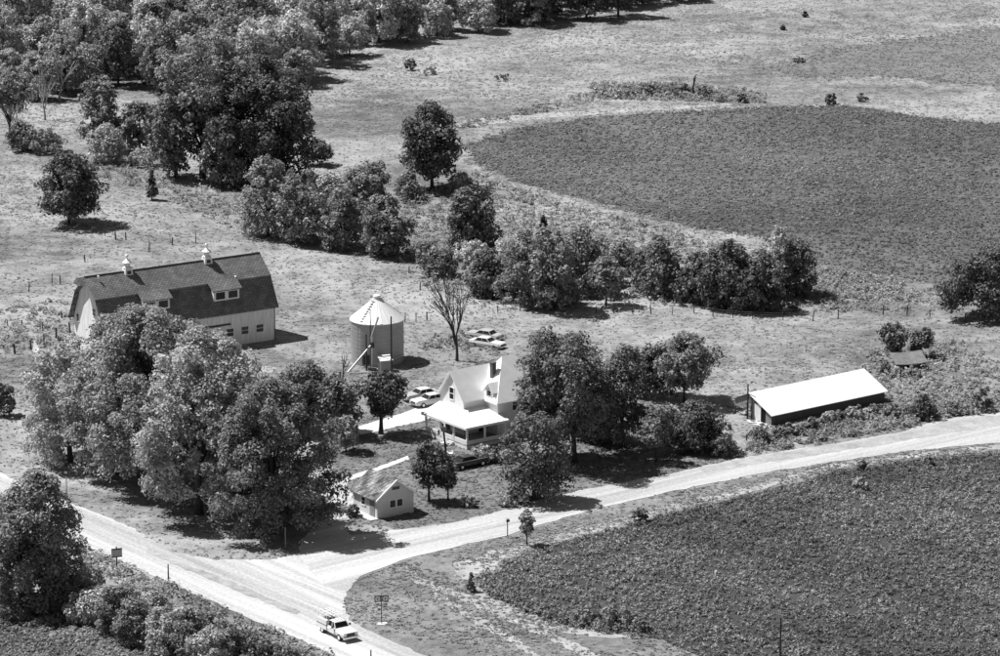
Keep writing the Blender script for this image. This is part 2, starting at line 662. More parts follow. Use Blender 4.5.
P_ROADL = [(-120, 420), (0, 473), (20, 483), (52, 497), (95, 512), (134, 529), (170, 552), (215, 560), (270, 560), (318, 548), (340, 560), (361, 576),
           (346, 592), (343, 606), (350, 620), (372, 633), (430, 658), (520, 700), (520, 740), (331, 654), (248, 618), (186, 590), (114, 558), (62, 537),
           (0, 510), (-120, 458)]
P_ROADR = [(300, 556), (326, 543), (352, 536), (389, 531), (430, 527), (468, 520), (523, 505), (578, 491), (670, 474), (746, 457), (832, 444), (901, 432),
           (940, 420), (1000, 412), (1120, 396), (1120, 428), (1000, 443), (901, 452), (777, 471), (660, 494), (571, 516), (516, 533), (468, 544), (430, 553),
           (392, 564), (361, 577), (346, 592), (320, 584)]
P_APRON = [(322, 560), (296, 550), (318, 515), (322, 488), (345, 480), (353, 500), (372, 517), (352, 520), (345, 530), (362, 542), (345, 552)]
P_VERGE = [(361, 577), (392, 565), (430, 554), (468, 545), (516, 534), (571, 517), (660, 495), (777, 472), (901, 453), (1000, 444), (1100, 430), (1100, 440), (1000, 453),
           (905, 462), (832, 473), (729, 501), (660, 516), (600, 533), (540, 548), (505, 562), (486, 582), (505, 603), (545, 620), (600, 634), (660, 640), (720, 665), (760, 740),
           (520, 740), (520, 700), (430, 659), (372, 634), (350, 621), (343, 607), (346, 592)]
sheet('lawn', P_LAWN, 0.012, 'lawn', 0.6)
sheet('bean_field', P_UPPER, 0.012, 'dark_field', 1.2, 0.9)
sheet('far_field', P_GREY, 0.012, 'grey_field', 1.6, 0.9)
sheet('roadside_verge', P_VERGE, 0.012, 'verge', 0.2)
sheet('crop_field', P_SOY, 0.02, 'crop_soil', 0.5)
sheet('corner_field', P_CROP, 0.02, 'crop_soil', 0.5)
sheet('gravel_road', P_ROADL, 0.035, 'gravel_road', 0.22, 1.2)
sheet('gravel_lane', P_ROADR, 0.045, 'gravel_lane', 0.22, 1.2)
sheet('lane_rut', [(700, 468), (760, 456), (832, 446), (901, 434), (940, 423), (1000, 415), (1100, 400), (1100, 409), (1000, 425), (901, 442), (832, 453), (760, 464), (705, 473)], 0.052, 'bare_soil', 0.35, 0.8)
sheet('gravel_yard', P_APRON, 0.055, 'gravel_lane', 0.3, 1.0)
# field-edge track beside the lane and the tracks across the verge
sheet('field_track', [(1080, 434), (1000, 445), (901, 455), (832, 464), (729, 492), (660, 507), (600, 524), (540, 538), (515, 545), (520, 552), (545, 546),
                      (605, 530), (662, 513), (731, 498), (833, 469), (902, 459), (1001, 450), (1080, 440)], 0.03, 'track_dirt', 0.25, 1.0)
sheet('bare_patch', [(452, 566), (490, 552), (520, 545), (535, 546), (505, 558), (490, 574), (470, 580), (455, 576)], 0.034, 'bare_soil', 0.5, 0.9)
sheet('dirt_track', [(398, 568), (405, 566), (425, 580), (462, 592), (510, 614), (560, 636), (600, 655), (590, 660), (550, 640), (500, 618), (455, 597), (418, 584)],
      0.038, 'track_dirt', 0.3, 0.8)
sheet('field_headland', [(462, 582), (474, 584), (492, 597), (525, 612), (560, 624), (600, 630), (648, 634), (640, 639), (590, 637), (545, 628), (505, 612), (478, 598)],
      0.042, 'bare_soil', 0.35, 0.8)
sheet('ditch_track', [(432, 590), (470, 612), (520, 640), (545, 660), (538, 662), (510, 643), (462, 616), (428, 594)], 0.036, 'track_dirt', 0.3, 0.8)
sheet('shoulder', [(150, 548), (190, 566), (250, 590), (300, 612), (296, 615), (244, 594), (186, 570), (148, 553)], 0.06, 'track_dirt', 0.25, 1.0)
P_DRIVE = [(342, 432), (366, 424), (400, 414), (428, 404), (436, 394), (470, 396), (440, 412), (425, 421), (392, 428), (356, 436)]
P_WALK = [(343, 478), (375, 468), (408, 456), (409, 459.5), (378, 471), (346, 482)]
sheet('driveway', P_DRIVE, 0.03, 'concrete', 0.08, 1.0)
sheet('walkway', P_WALK, 0.03, 'concrete', 0.05, 1.0)
sheet('meadow_track', [(420, 128), (480, 118), (560, 112), (640, 108), (700, 105), (735, 104), (700, 108), (640, 112), (560, 117), (490, 124), (430, 134)],
      0.02, 'bare_soil', 0.5, 1.0)
sheet('pale_patch', [(256, 369), (266, 366), (276, 368), (272, 373), (260, 373)], 0.02, 'bare_soil', 0.2, 0.6)
sheet('shed_apron', [(747, 420), (760, 419), (772, 424), (769, 429), (752, 424)], 0.02, 'concrete', 0.15, 0.6)


# ------------------------------------------------------------------ building parts
def window(parent, side, c, a0, a1, z0, z1, fr=0.09, mull=True, name='window', cross=True):
    """side 'x' = wall facing -x at x=c spanning y a0..a1; side 'y' = wall facing -y at y=c spanning x"""
    f, p = MB(), MB()

    def bx(mb, lo, hi, zl, zh, d0, d1):
        if side == 'x': mb.box(c - d1, c - d0, lo, hi, zl, zh)
        else: mb.box(lo, hi, c - d1, c - d0, zl, zh)
    bx(f, a0 - fr, a0, z0 - fr, z1 + fr, 0, 0.07)
    bx(f, a1, a1 + fr, z0 - fr, z1 + fr, 0, 0.07)
    bx(f, a0, a1, z1, z1 + fr, 0, 0.07)
    bx(f, a0, a1, z0 - fr, z0, 0, 0.09)
    if mull: bx(f, a0, a1, (z0 + z1) / 2 - 0.03, (z0 + z1) / 2 + 0.03, 0.02, 0.055)
    bx(p, a0, a1, z0, z1, 0.005, 0.02)
    w = f.build(name, 'white_trim', parent)
    p.build('pane', 'glass', w)
    return w


# ------------------------------------------------------------------ barn
BL, BW, BE = 26.0, 9.6, 5.0                    # length, width, eave height
brz = R(32.6)
bo = G(275, 339.5)
barn = empty('barn', bo, brz, 'long white gambrel barn with dark shingled roof and two cupolas', 'barn')
# local: origin near right corner, x negative along the ridge to the left, y away
YB, ZB, ZR = 2.95, BE + 3.9, BE + 6.3         # break of the roof and ridge
ym = BW / 2
prof = [(0, 0), (0, BE), (ym - YB, ZB - .12), (ym, ZR - .15), (ym + YB, ZB - .12), (BW, BE), (BW, 0)]
MB().prism_x(prof[::-1], -BL, 0).build('wall', 'barn_siding', barn)
oh, xe0, xe1 = 0.45, -BL - 0.75, 0.45
up = MB()
sl = 3.75 / (ym - YB)
ye, ze = -0.25, BE - 0.25 * 1.2 + 0.12


def roof_strip(mb, y0, z0, y1, z1, x0, x1, t=0.16):
    """strip of roof between two lines parallel to the ridge, lower line first"""
    if y1 > y0: mb.slab([(x0, y0, z0), (x1, y0, z0), (x1, y1, z1), (x0, y1, z1)], t)
    else: mb.slab([(x0, y1, z1), (x1, y1, z1), (x1, y0, z0), (x0, y0, z0)], t)


low = MB()
roof_strip(low, -0.4, BE - 0.25, ym - YB, ZB, xe0, xe1)
roof_strip(low, BW + 0.4, BE - 0.25, ym + YB, ZB, xe0, xe1)
roof_strip(up, ym - YB - 0.22, ZB - 0.08, ym, ZR + 0.1, xe0, xe1)
roof_strip(up, ym + YB + 0.22, ZB - 0.08, ym, ZR + 0.1, xe0, xe1)
lower_roof = low.build('lower_roof', 'barn_roof', barn)
upper_roof = up.build('upper_roof', 'barn_roof', barn)
MB().box(xe0, xe1, ym - 0.12, ym + 0.12, ZR - 0.02, ZR + 0.16).build('ridge_cap', 'dark_metal', upper_roof)
MB().prism_x([(ym - 1.0, ZR - 0.85), (ym, ZR + 0.11), (ym + 1.0, ZR - 0.85)], xe0 - 1.2, xe0 + 0.02).build('hay_hood', 'barn_roof', upper_roof)
for i, xc in enumerate((-18.0, -7.2)):          # shed dormers carrying on the upper slope
    d = empty('dormer', (0, 0, 0))
    d.parent = barn
    us = (ZR + 0.1 - ZB + 0.08) / (YB + 0.22)
    yo, zo = ym - YB - 1.65, ZB + 0.22 - 1.65 * 0.68
    MB().slab([(xc - 2.3, yo, zo), (xc + 2.3, yo, zo), (xc + 2.3, ym - YB + 0.1, ZB + 0.22), (xc - 2.3, ym - YB + 0.1, ZB + 0.22)], 0.14).build('dormer_roof', 'barn_roof', d)
    MB().box(xc - 2.0, xc + 2.0, yo + 0.35, ym - YB + 0.6, zo - 1.75, zo + 0.02).build('dormer_wall', 'barn_siding', d)
    for k in (-1, 1):
        window(d, 'y', yo + 0.35, xc + k * 0.98 - 0.72, xc + k * 0.98 + 0.72, zo - 1.3, zo - 0.3, 0.14, False)
for x in (-7.1, -4.75, -2.4):
    window(barn, 'y', 0.0, x - 0.55, x + 0.55, 1.45, 2.5, 0.1, True)
MB().box(-11.6, -7.0, -0.14, -0.005, 3.05, 3.28).build('door_track', 'dark_metal', barn)
dr = MB().box(-11.2, -8.6, -0.10, -0.006, 0.15, 3.0).build('sliding_door', 'barn_siding', barn)
for z in (0.25, 1.5, 2.75): MB().box(-11.15, -8.65, -0.13, -0.10, z, z + 0.14).build('door_brace', 'white_trim', dr)
MB().box(-0.07, 0.05, -0.05, 0.07, 0.0, BE - 0.2).build('corner_board', 'dark_boards', barn)
window(barn, 'x', -BL, 3.1, 3.9, 6.1, 7.1, 0.08, True)
window(barn, 'x', -BL, 0.9, 1.6, 4.6, 5.6, 0.08, False)
window(barn, 'x', -BL, 8.1, 8.8, 4.4, 5.4, 0.08, False)
for xc in (-20.2, -7.9):                        # metal ventilator cupolas on the ridge
    c = empty('cupola', (xc, ym, ZR))
    c.parent = barn
    MB().hexa([(-.62, -.62, -.6), (.62, -.62, -.6), (.62, .62, -.6), (-.62, .62, -.6), (-.5, -.5, .5), (.5, -.5, .5), (.5, .5, .5), (-.5, .5, .5)]).build('base', 'sheet_metal', c)
    MB().box(-.3, .3, -.585, -.45, -.3, .2).build('louver', 'dark_metal', c)
    MB().lathe([(.5, .5), (.62, .62), (.42, .72), (.42, 1.15), (.62, 1.2), (.66, 1.3), (.3, 1.62), (.12, 1.8), (.10, 2.0)], 12).build('ventilator', 'sheet_metal', c, False)
    MB().lathe([(.03, 1.98), (.2, 2.1), (.24, 2.22), (.17, 2.36), (.04, 2.44), (.03, 2.9)], 8).build('finial', 'sheet_metal', c)
MB().lathe([(.18, ZB - .2), (.22, ZB + .25), (.1, ZB + .4)], 8, (-4.9, ym - YB + .3)).build('roof_vent', 'sheet_metal', upper_roof)
MB().lathe([(.14, ZR - .2), (.16, ZR + .15), (.05, ZR + .25)], 8, (-BL + 1.0, ym - .8)).build('roof_vent', 'sheet_metal', upper_roof)

# ------------------------------------------------------------------ farmhouse
hrz = R(37)
house = empty('farmhouse', G(466.8, 450), hrz, 'white two storey farmhouse with wraparound porch and steep white roof', 'house')
WX, WY0, WY1, WE, WR = 2.55, 4.1, 9.1, 5.4, 8.5
BX0, BX1, BY0, BY1, BEV, BAP = 5.9, 14.0, 1.4, 8.4, 5.1, 9.6
wm = (WY0 + WY1) / 2
w = MB()
w.prism_x([(WY0, 0), (WY0, WE), (wm, WR - .12), (WY1, WE), (WY1, 0)][::-1], WX, BX0 + 2.0)
w.box(BX0, BX1, BY0, BY1, 0, BEV)
w.build('wall', 'white_siding', house)
r = MB()
k = (WR - WE) / (wm - WY0)
for sgn in (-1, 1):
    ya = wm + sgn * (wm - WY0 + 0.35)
    za = WE - 0.35 * k
    if sgn < 0: r.slab([(WX - .35, ya, za), (10.2, ya, za), (10.2, wm, WR), (WX - .35, wm, WR)], 0.14)
    else: r.slab([(WX - .35, wm, WR), (10.2, wm, WR), (10.2, ya, za), (WX - .35, ya, za)], 0.14)
wing_roof = r.build('wing_roof', 'house_roof', house)
ax0, ax1, ay = 9.2, 11.2, (BY0 + BY1) / 2
e = 0.4
c00, c10, c11, c01 = (BX0 - e, BY0 - e, BEV - .3), (BX1 + e, BY0 - e, BEV - .3), (BX1 + e, BY1 + e, BEV - .3), (BX0 - e, BY1 + e, BEV - .3)
p0, p1 = (ax0, ay, BAP), (ax1, ay, BAP)
r = MB()
r.slab([c00, c10, p1, p0], 0.15).slab([c10, c11, p1], 0.15).slab([c11, c01, p0, p1], 0.15).slab([c01, c00, p0], 0.15)
hip = r.build('hip_roof', 'house_roof', house)
ch = MB().box(7.3, 7.88, 4.35, 4.93, 7.0, 9.1).build('chimney', 'chimney_brick', house)
MB().box(7.24, 7.94, 4.29, 4.99, 9.1, 9.2).build('chimney_cap', 'chimney_brick', ch)
# wall dormer on the left slope of the main block
MB().prism_x([(2.3, 4.4), (2.3, 6.2), (3.05, 7.0), (3.8, 6.2), (3.8, 4.4)][::-1], BX0 - 0.06, 8.2).build('dormer_wall', 'white_siding', house)
d = MB()
d.slab([(BX0 - .35, 2.0, 5.95), (8.3, 2.0, 5.95), (8.3, 3.05, 7.1), (BX0 - .35, 3.05, 7.1)], .1)
d.slab([(BX0 - .35, 3.05, 7.1), (8.3, 3.05, 7.1), (8.3, 4.1, 5.95), (BX0 - .35, 4.1, 5.95)], .1)
d.build('dormer_roof', 'house_roof', house)
window(house, 'x', BX0 - 0.06, 2.65, 3.45, 4.6, 6.1)
window(house, 'x', WX, wm - 0.42, wm + 0.42, 4.75, 6.25)
for (a, z) in ((10.6, 0.95), (12.4, 0.95), (10.4, 3.5), (12.6, 3.5)): window(house, 'y', BY0, a - .42, a + .42, z, z + 1.45)
window(house, 'y', BY0, 8.2, 9.0, 3.5, 4.9)
window(house, 'x', WX, 5.2, 6.0, 1.2, 2.7)
MB().box(WX - .06, WX - .004, 7.0, 7.95, .62, 2.75).build('door', 'dark_boards', house)
window(house, 'y', WY0, 3.6, 4.6, 1.3, 2.8)
MB().box(4.95, 5.75, WY0 - .06, WY0 - .004, .62, 2.75).build('door', 'dark_boards', house)
# porch
po = empty('porch', (0, 0, 0))
po.parent = house
MB().slab([(0, 0, .6), (6.2, 0, .6), (6.2, BY0, .6), (BX0, BY0, .6), (BX0, WY0, .6), (WX, WY0, .6), (WX, 9.0, .6), (0, 9.0, .6)], .15).build('floor', 'grey_boards', po)
zo, zi = 2.95, 3.95
zb = zo + (zi - zo) * (BY0 + .3) / (WY0 + .3)
s = MB()
s.slab([(-.35, -.35, zo), (6.35, -.35, zo), (6.35, BY0, zb), (BX0, BY0, zb), (BX0, WY0, zi), (WX, WY0, zi)], .14)
s.slab([(-.35, -.35, zo), (WX, WY0, zi), (WX, 9.2, zi), (-.35, 9.2, zo)], .14)
s.build('porch_roof', 'house_roof', po)
f = MB()
f.box(-.37, 6.37, -.38, -.33, zo - .3, zo - .02).box(-.38, -.33, -.33, 9.2, zo - .3, zo - .02)
f.build('fascia', 'white_trim', po)
for (x, y) in ((.12, .12), (2.9, .12), (6.05, .12), (.12, 2.9), (.12, 5.6), (.12, 8.8)):
    MB().box(x - .11, x + .11, y - .11, y + .11, .6, zo - .1).build('post', 'white_trim', po)
for a in ((.02, 2.6), (3.1, 5.4), (6.2, 8.7)):
    MB().box(0.0, .12, a[0], a[1], .02, 1.15 if a[0] > 3 else 1.15).build('skirt_wall', 'white_siding', po)
MB().box(.14, 6.2, 0.0, .12, .02, 1.1).build('skirt_wall', 'white_siding', po)
for a in ((2.6, 3.1), (5.4, 6.2)):
    MB().box(0.0, .1, a[0], a[1], .02, .58).build('skirt_wall', 'white_siding', po)
st = MB()
for k2 in range(3): st.box(-.3 * (k2 + 1), -.3 * k2 - .002, 2.65, 3.6, 0, .45 - .15 * k2)
st.build('steps', 'concrete', po)

# ------------------------------------------------------------------ garage
grz = R(34)
gar = empty('garage', G(377.3, 519.5), grz, 'small white garage with patchy shingle roof beside the road junction', 'garage')
GW, GD, GE, GA = 5.1, 5.3, 2.65, 4.55
MB().prism_y([(0, 0), (GW, 0), (GW, GE), (GW / 2, GA - .1), (0, GE)], 0, GD).build('wall', 'garage_siding', gar)
k = (GA - GE) / (GW / 2)
r = MB()
o_ = .38
r.slab([(-o_, -o_, GE - o_ * k), (GW / 2, -o_, GA), (GW / 2, GD + .3, GA), (-o_, GD + .3, GE - o_ * k)], .1)
r.slab([(GW / 2, -o_, GA), (GW + o_, -o_, GE - o_ * k), (GW + o_, GD + .3, GE - o_ * k), (GW / 2, GD + .3, GA)], .1)
gr = r.build('roof', 'garage_roof', gar)
t = MB()
t.slab([(-o_, -o_ - .03, GE - o_ * k + .02), (GW / 2, -o_ - .03, GA + .02), (GW / 2, -o_ + .1, GA + .02), (-o_, -o_ + .1, GE - o_ * k + .02)], .22)
t.slab([(GW / 2, -o_ - .03, GA + .02), (GW + o_, -o_ - .03, GE - o_ * k + .02), (GW + o_, -o_ + .1, GE - o_ * k + .02), (GW / 2, -o_ + .1, GA + .02)], .22)
t.build('bargeboard', 'white_trim', gr)
window(gar, 'y', 0, 1.75, 2.5, 1.15, 2.0, .09, False)
window(gar, 'y', 0, 2.75, 3.5, 1.15, 2.0, .09, False)
MB().box(2.1, 3.1, -.05, -.003, 3.25, 3.6).build('vent', 'dark_boards', gar)
window(gar, 'x', 0, 2.6, 3.4, 1.1, 2.0, .09, True)
MB().box(-.06, -.004, .6, 1.6, .05, 2.1).build('door', 'grey_boards', gar)
MB().box(-1.1, -.02, -.3, 4.9, .01, .14).build('step_slab', 'concrete', gar)

# ------------------------------------------------------------------ long shed
srz = R(37.5)
shed = empty('shed', G(771.5, 425.5), srz, 'long low shed with bright white metal roof beside the lane', 'shed')
SL, SW, SF, SB = 19.6, 4.25, 1.45, 3.35
MB().prism_x([(0, 0), (0, SF), (SW, SB), (SW, 0)][::-1], 0.12, SL).build('wall', 'dark_boards', shed)
ks = (SB - SF) / SW
MB().slab([(-.3, -.35, SF - .35 * ks + .06), (SL + .3, -.35, SF - .35 * ks + .06), (SL + .3, SW + .1, SB + .1 * ks + .06), (-.3, SW + .1, SB + .1 * ks + .06)], .07).build('roof', 'sheet_metal', shed)
for i in range(10):                              # raised seams of the metal roof
    x = 0.6 + i * 2.0
    MB().slab([(x, -.35, SF - .35 * ks + .085), (x + .05, -.35, SF - .35 * ks + .085), (x + .05, SW + .1, SB + .1 * ks + .085), (x, SW + .1, SB + .1 * ks + .085)], .024).build('seam', 'sheet_metal', shed)
b = MB()
b.prism_x([(.1, .02), (.1, SF - .02), (1.2, SF + .4), (1.2, .02)][::-1], .02, .11)
b.build('end_panel', 'grey_boards', shed)
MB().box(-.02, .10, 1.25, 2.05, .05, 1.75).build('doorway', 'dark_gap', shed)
MB().box(-.01, .11, 2.1, 3.3, .02, 2.2).build('door', 'white_siding', shed)
MB().box(.0, .115, 3.35, 3.75, .02, 2.7).build('end_board', 'grey_boards', shed)
MB().box(-.02, .11, 3.8, 4.2, .02, 3.1).build('end_board', 'dark_boards', shed)
lt = empty('lean_to', (0, 0, 0))
lt.parent = shed
MB().slab([(-.2, SW + .12, SB + .02), (8.6, SW + .12, SB + .02), (8.6, SW + 3.1, 2.05), (-.2, SW + 3.1, 2.05)], .08).build('roof', 'weathered_roof', lt)
MB().prism_x([(SW + .1, 1.35), (SW + .1, SB - .15), (SW + 3.0, 1.98), (SW + 3.0, 1.1)][::-1], 0.0, .08).build('gable_panel', 'grey_boards', lt)
for x in (.1, 4.2, 8.3): MB().box(x - .07, x + .07, SW + 2.85, SW + 3.0, 0, 1.98).build('post', 'post_wood', lt)

# small collapsed shed under the bushes
cs = empty('small_shed', G(899.5, 371), R(14), 'low weathered hut with sagging roof half buried in bushes', 'hut')
MB().prism_x([(0, 0), (0, .72), (2.2, 1.55), (2.2, 0)][::-1], 0, 3.6).build('wall', 'dark_boards', cs)
MB().slab([(-.7, -.45, 1.05), (1.9, -.5, .9), (3.9, -.4, 1.15), (3.8, 2.4, 2.1), (1.6, 2.4, 1.85), (-.7, 2.4, 2.0)], .1).build('roof', 'weathered_roof', cs)
MB().box(.9, 1.9, -.05, -.003, .05, .95).build('doorway', 'dark_gap', cs)

# ------------------------------------------------------------------ grain bin
bc = G(377.5, 360.5)
gb = empty('grain_bin', bc, 0, 'round corrugated metal grain bin with white conical roof', 'grain bin')
pr = []
NR = 11
for i in range(NR):                              # corrugated rings
    z = 5.9 * i / NR
    pr += [(3.59, z), (3.605, z + .27), (3.59, z + .52)]
pr.append((3.58, 5.9))
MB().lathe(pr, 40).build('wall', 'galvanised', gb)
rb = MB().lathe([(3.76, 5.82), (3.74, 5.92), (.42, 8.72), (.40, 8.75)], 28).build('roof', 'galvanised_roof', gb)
ribs = []
for i in range(28):
    t = 2 * math.pi * i / 28
    c_, s_ = math.cos(t), math.sin(t)
    MB().tube([(3.72 * c_, 3.72 * s_, 5.955), (.45 * c_, .45 * s_, 8.735)], .022, 4).build('roof_rib', 'galvanised_roof', rb)
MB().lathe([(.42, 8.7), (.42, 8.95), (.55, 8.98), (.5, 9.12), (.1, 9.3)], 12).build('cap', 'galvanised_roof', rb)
l = MB()
for i in range(9):
    t = i / 9
    a = R(-125)
    rr = 3.5 - 2.9 * t
    l.box(rr * math.cos(a) - .22, rr * math.cos(a) + .22, rr * math.sin(a) - .05, rr * math.sin(a) + .05, 6.15 + 2.5 * t, 6.25 + 2.5 * t)
l.build('roof_ladder', 'steel', rb)
l = MB()
for k2 in (-.22, .22): l.tube([(-2.3 + k2, -2.85, .2), (-2.3 + k2, -2.85, 5.9)], .03, 4)
for i in range(16): l.tube([(-2.52, -2.85, .5 + .34 * i), (-2.08, -2.85, .5 + .34 * i)], .02, 4)
l.build('wall_ladder', 'steel', gb)
MB().box(-1.9, -.95, -3.66, -3.3, .35, 1.7).build('door', 'dark_metal', gb)
hp = empty('feed_hopper', G(385.5, 371), R(20), 'small upright feed box with pale sloping lid in front of grain bin', 'feed box')
MB().hexa([(-.85, -.6, .0), (.75, -.6, 0), (.75, .6, 0), (-.85, .6, 0), (-.85, -.6, 1.55), (.75, -.6, 1.55), (.75, .6, 1.95), (-.85, .6, 1.95)]).build('body', 'steel', hp)
MB().slab([(-.95, -.72, 1.62), (.85, -.72, 1.62), (.85, .72, 2.08), (-.95, .72, 2.08)], .06).build('lid', 'sheet_metal', hp)
au = empty('grain_auger', G(371.5, 370), 0, 'thin upright grain auger with slanting intake tube leaning at the bin', 'auger')
au.rotation_euler = (0, 0, 0)
MB().tube([(0, .2, .0), (.05, .35, 4.6)], .13, 8).build('tube', 'galvanised_roof', au)
MB().tube([(-.12, 0, .0), (-.12, .2, 8.3)], .07, 6).build('mast', 'post_wood', au)
MB().tube([(-3.1, -2.2, .25), (.1, .1, 3.6)], .14, 8).build('intake_tube', 'galvanised', au)
MB().box(-.2, .4, -.1, .4, 3.1, 3.75).build('gearbox', 'dark_metal', au)
MB().tube([(.05, .3, 4.6), (.9, 1.6, 6.9)], .12, 8).build('spout', 'steel', au)
MB().box(-.5, .7, -.6, .2, 0, .45).build('boot', 'rusty', au)


def pole(px, py, top, label, r=.11, name='utility_pole', cat='pole', arm=False, mat='post_wood', lean=(0, 0), group=None):
    s = scl(py)
    H = (py - top) / s / CP
    e = empty(name, G(px, py), 0, label, cat, group)
    MB().tube([(0, 0, -.1), (lean[0] / 2, lean[1] / 2, H / 2), (lean[0], lean[1], H)], [r, r * .9, r * .75], 7).build('shaft', mat, e)
    if arm:
        MB().box(lean[0] - .75, lean[0] + .75, lean[1] - .2, lean[1] - .09, H - .75, H - .6).build('crossarm', mat, e)
        for k2 in (-.6, 0, .6): MB().lathe([(.05, H - .6), (.06, H - .45), (.03, H - .4)], 6, (lean[0] + k2, lean[1] - .15)).build('insulator', 'sign_white', e)
    return e, H


pole(366.5, 370.5, 334, 'short dark wooden pole left of the auger at the grain bin', .12)
bp_, bh = pole(391.5, 376, 316.5, 'tall dark pole just right of the feed box at the grain bin', .13)
MB().tube([(0, 0, bh - .5), (2.6, 2.4, 4.6)], .015, 4).build('guy_wire', 'steel', bp_)
yp, yh_ = pole(449, 479, 423, 'wooden yard pole rising behind the dark little lawn tree', .15, arm=False, lean=(-.75, 0))
MB().box(-.95, -.35, -.25, -.1, yh_ - 1.0, yh_ - .4).build('transformer', 'steel', yp)
mp_, mh = pole(747.5, 419, 384, 'dark meter pole standing at the end of the long shed', .12)
for i, z in enumerate((.7, 1.3, 1.9)): MB().box(-.28 - .1 * (i % 2), -.1, -.2, .1, z, z + .4).build('meter_box', 'steel', mp_)
for i, z in enumerate((.5, 1.6)): MB().box(.12, .38, -.2, .1, z, z + .35).build('meter_box', 'sign_white', mp_)
pole(780, 662, 617, 'lone dark post standing in the bean rows by the bottom edge', .11, name='field_post', cat='post')


# ------------------------------------------------------------------ vehicles
def wheel(parent, x, y, r=.34, w=.2, rim='chrome'):
    t = MB().tube([(x, y - w / 2, r), (x, y + w / 2, r)], r, 16).build('wheel', 'rubber', parent)
    s = -1 if y < 0 else 1
    MB().tube([(x, y + s * w * .42, r), (x, y + s * (w / 2 + .015), r)], r * .58, 12).build('rim', rim, t)


def hull(mb, st):
    """loft of stations (x, half width, z bottom, z top)"""
    rings = []
    for x, w_, zb_, zt_ in st:
        zm = zb_ + (zt_ - zb_) * .55
        rings.append([(x, -w_ * .93, zb_), (x, -w_, zm), (x, -w_ * .9, zt_), (x, w_ * .9, zt_), (x, w_, zm), (x, w_ * .93, zb_)])
    k0, n = len(mb.v), 6
    for q in rings: mb.v += q
    for i in range(len(rings) - 1):
        for j in range(n):
            q = (j + 1) % n
            mb.f.append((k0 + i * n + j, k0 + (i + 1) * n + j, k0 + (i + 1) * n + q, k0 + i * n + q))
    mb.f.append(tuple(k0 + j for j in range(n)))
    e_ = k0 + (len(rings) - 1) * n
    mb.f.append(tuple(e_ + j for j in range(n))[::-1])
    return mb


def sedan(px, py, rz, label, paint, group=None, roofmat=None, trim=False, name='parked_car', flat=False):
    c = empty(name, G(px, py), rz, label, 'car', group)
    if flat: c.location.z = -.12
    body = hull(MB(), [(-2.62, .82, .48, .80), (-2.5, .92, .34, .93), (-1.5, .96, .28, .99), (.9, .96, .28, 1.0), (2.35, .93, .32, .93), (2.6, .86, .42, .82)]).build('body', paint, c)
    g_ = MB().hexa([(-1.65, -.86, .97), (.95, -.86, .97), (.95, .86, .97), (-1.65, .86, .97), (-1.05, -.66, 1.4), (.3, -.66, 1.4), (.3, .66, 1.4), (-1.05, .66, 1.4)])
    g_.build('window_glass', 'glass', c)
    rf = hull(MB(), [(-1.22, .6, 1.37, 1.42), (-1.0, .7, 1.38, 1.46), (.2, .7, 1.38, 1.46), (.42, .6, 1.36, 1.41)]).build('roof', roofmat or paint, c)
    for sx, tx in ((-1.62, -1.08), (-.35, -.35), (.93, .32)):
        for sy in (-1, 1):
            MB().tube([(sx, sy * .865, .97), (tx, sy * .67, 1.4)], .045, 4).build('pillar', roofmat or paint, c)
    for x in (-1.55, 1.6):
        for y in (-.86, .86): wheel(c, x, y)
    MB().box(2.58, 2.74, -.86, .86, .4, .56).build('bumper', 'chrome', c)
    MB().box(-2.76, -2.6, -.86, .86, .42, .58).build('bumper', 'chrome', c)
    MB().box(2.56, 2.63, -.5, .5, .58, .78).build('grille', 'dark_metal', c)
    for y in (-.68, .68): MB().tube([(2.5, y, .69), (2.64, y, .69)], .12, 10).build('headlight', 'sign_white', c)
    for y in (-.7, .7): MB().box(-2.66, -2.55, y - .16, y + .16, .62, .78).build('tail_light', 'dark_metal', c)
    if trim:
        for y in (-1, 1): MB().box(-2.5, 2.45, y * .9 - .03, y * .9 + .03, .965, 1.03).build('trim_strip', 'chrome', c)
    return c


sedan(421, 399, R(214), 'grey sedan parked farthest from the porch, two by the house', 'car_grey', 'cars parked by the house', 'car_pale')
sedan(430, 404.5, R(214), 'pale sedan tucked against the porch roof beside another car', 'car_pale', 'cars parked by the house')
sedan(487, 346.5, R(-32), 'pale derelict car with flat tyres in grass behind the house', 'car_pale', 'derelict cars behind the house', flat=True, name='derelict_car')
sedan(484, 338.5, R(150), 'dull grey derelict car hidden behind the pale one', 'car_grey', 'derelict cars behind the house', flat=True, name='derelict_car')
sedan(468, 466.5, R(37), 'dark sedan with bright side trim on the lawn before the porch', 'car_dark', None, None, True)

tk_h = R(-56)
hv = Vector((math.cos(tk_h), math.sin(tk_h), 0))
tk = empty('pickup_truck', G(331.2, 637.5) + Vector((-hv.y, hv.x, 0)) * .88 + Vector((0, 0, .046)), tk_h, 'white pickup truck with pipe racks driving on the road', 'pickup')
hull(MB(), [(.75, .96, .5, 1.16), (1.2, .97, .5, 1.17), (2.3, .95, .52, 1.1), (2.55, .92, .55, 1.02)]).build('hood', 'truck_paint', tk)
cabm = hull(MB(), [(-.75, .95, .48, 1.18), (-.2, .97, .46, 1.2), (.78, .97, .46, 1.2)]).build('cab', 'truck_paint', tk)
MB().hexa([(-.7, -.86, 1.17), (.86, -.86, 1.17), (.86, .86, 1.17), (-.7, .86, 1.17), (-.58, -.7, 1.72), (.38, -.7, 1.72), (.38, .7, 1.72), (-.58, .7, 1.72)]).build('window_glass', 'glass', tk)
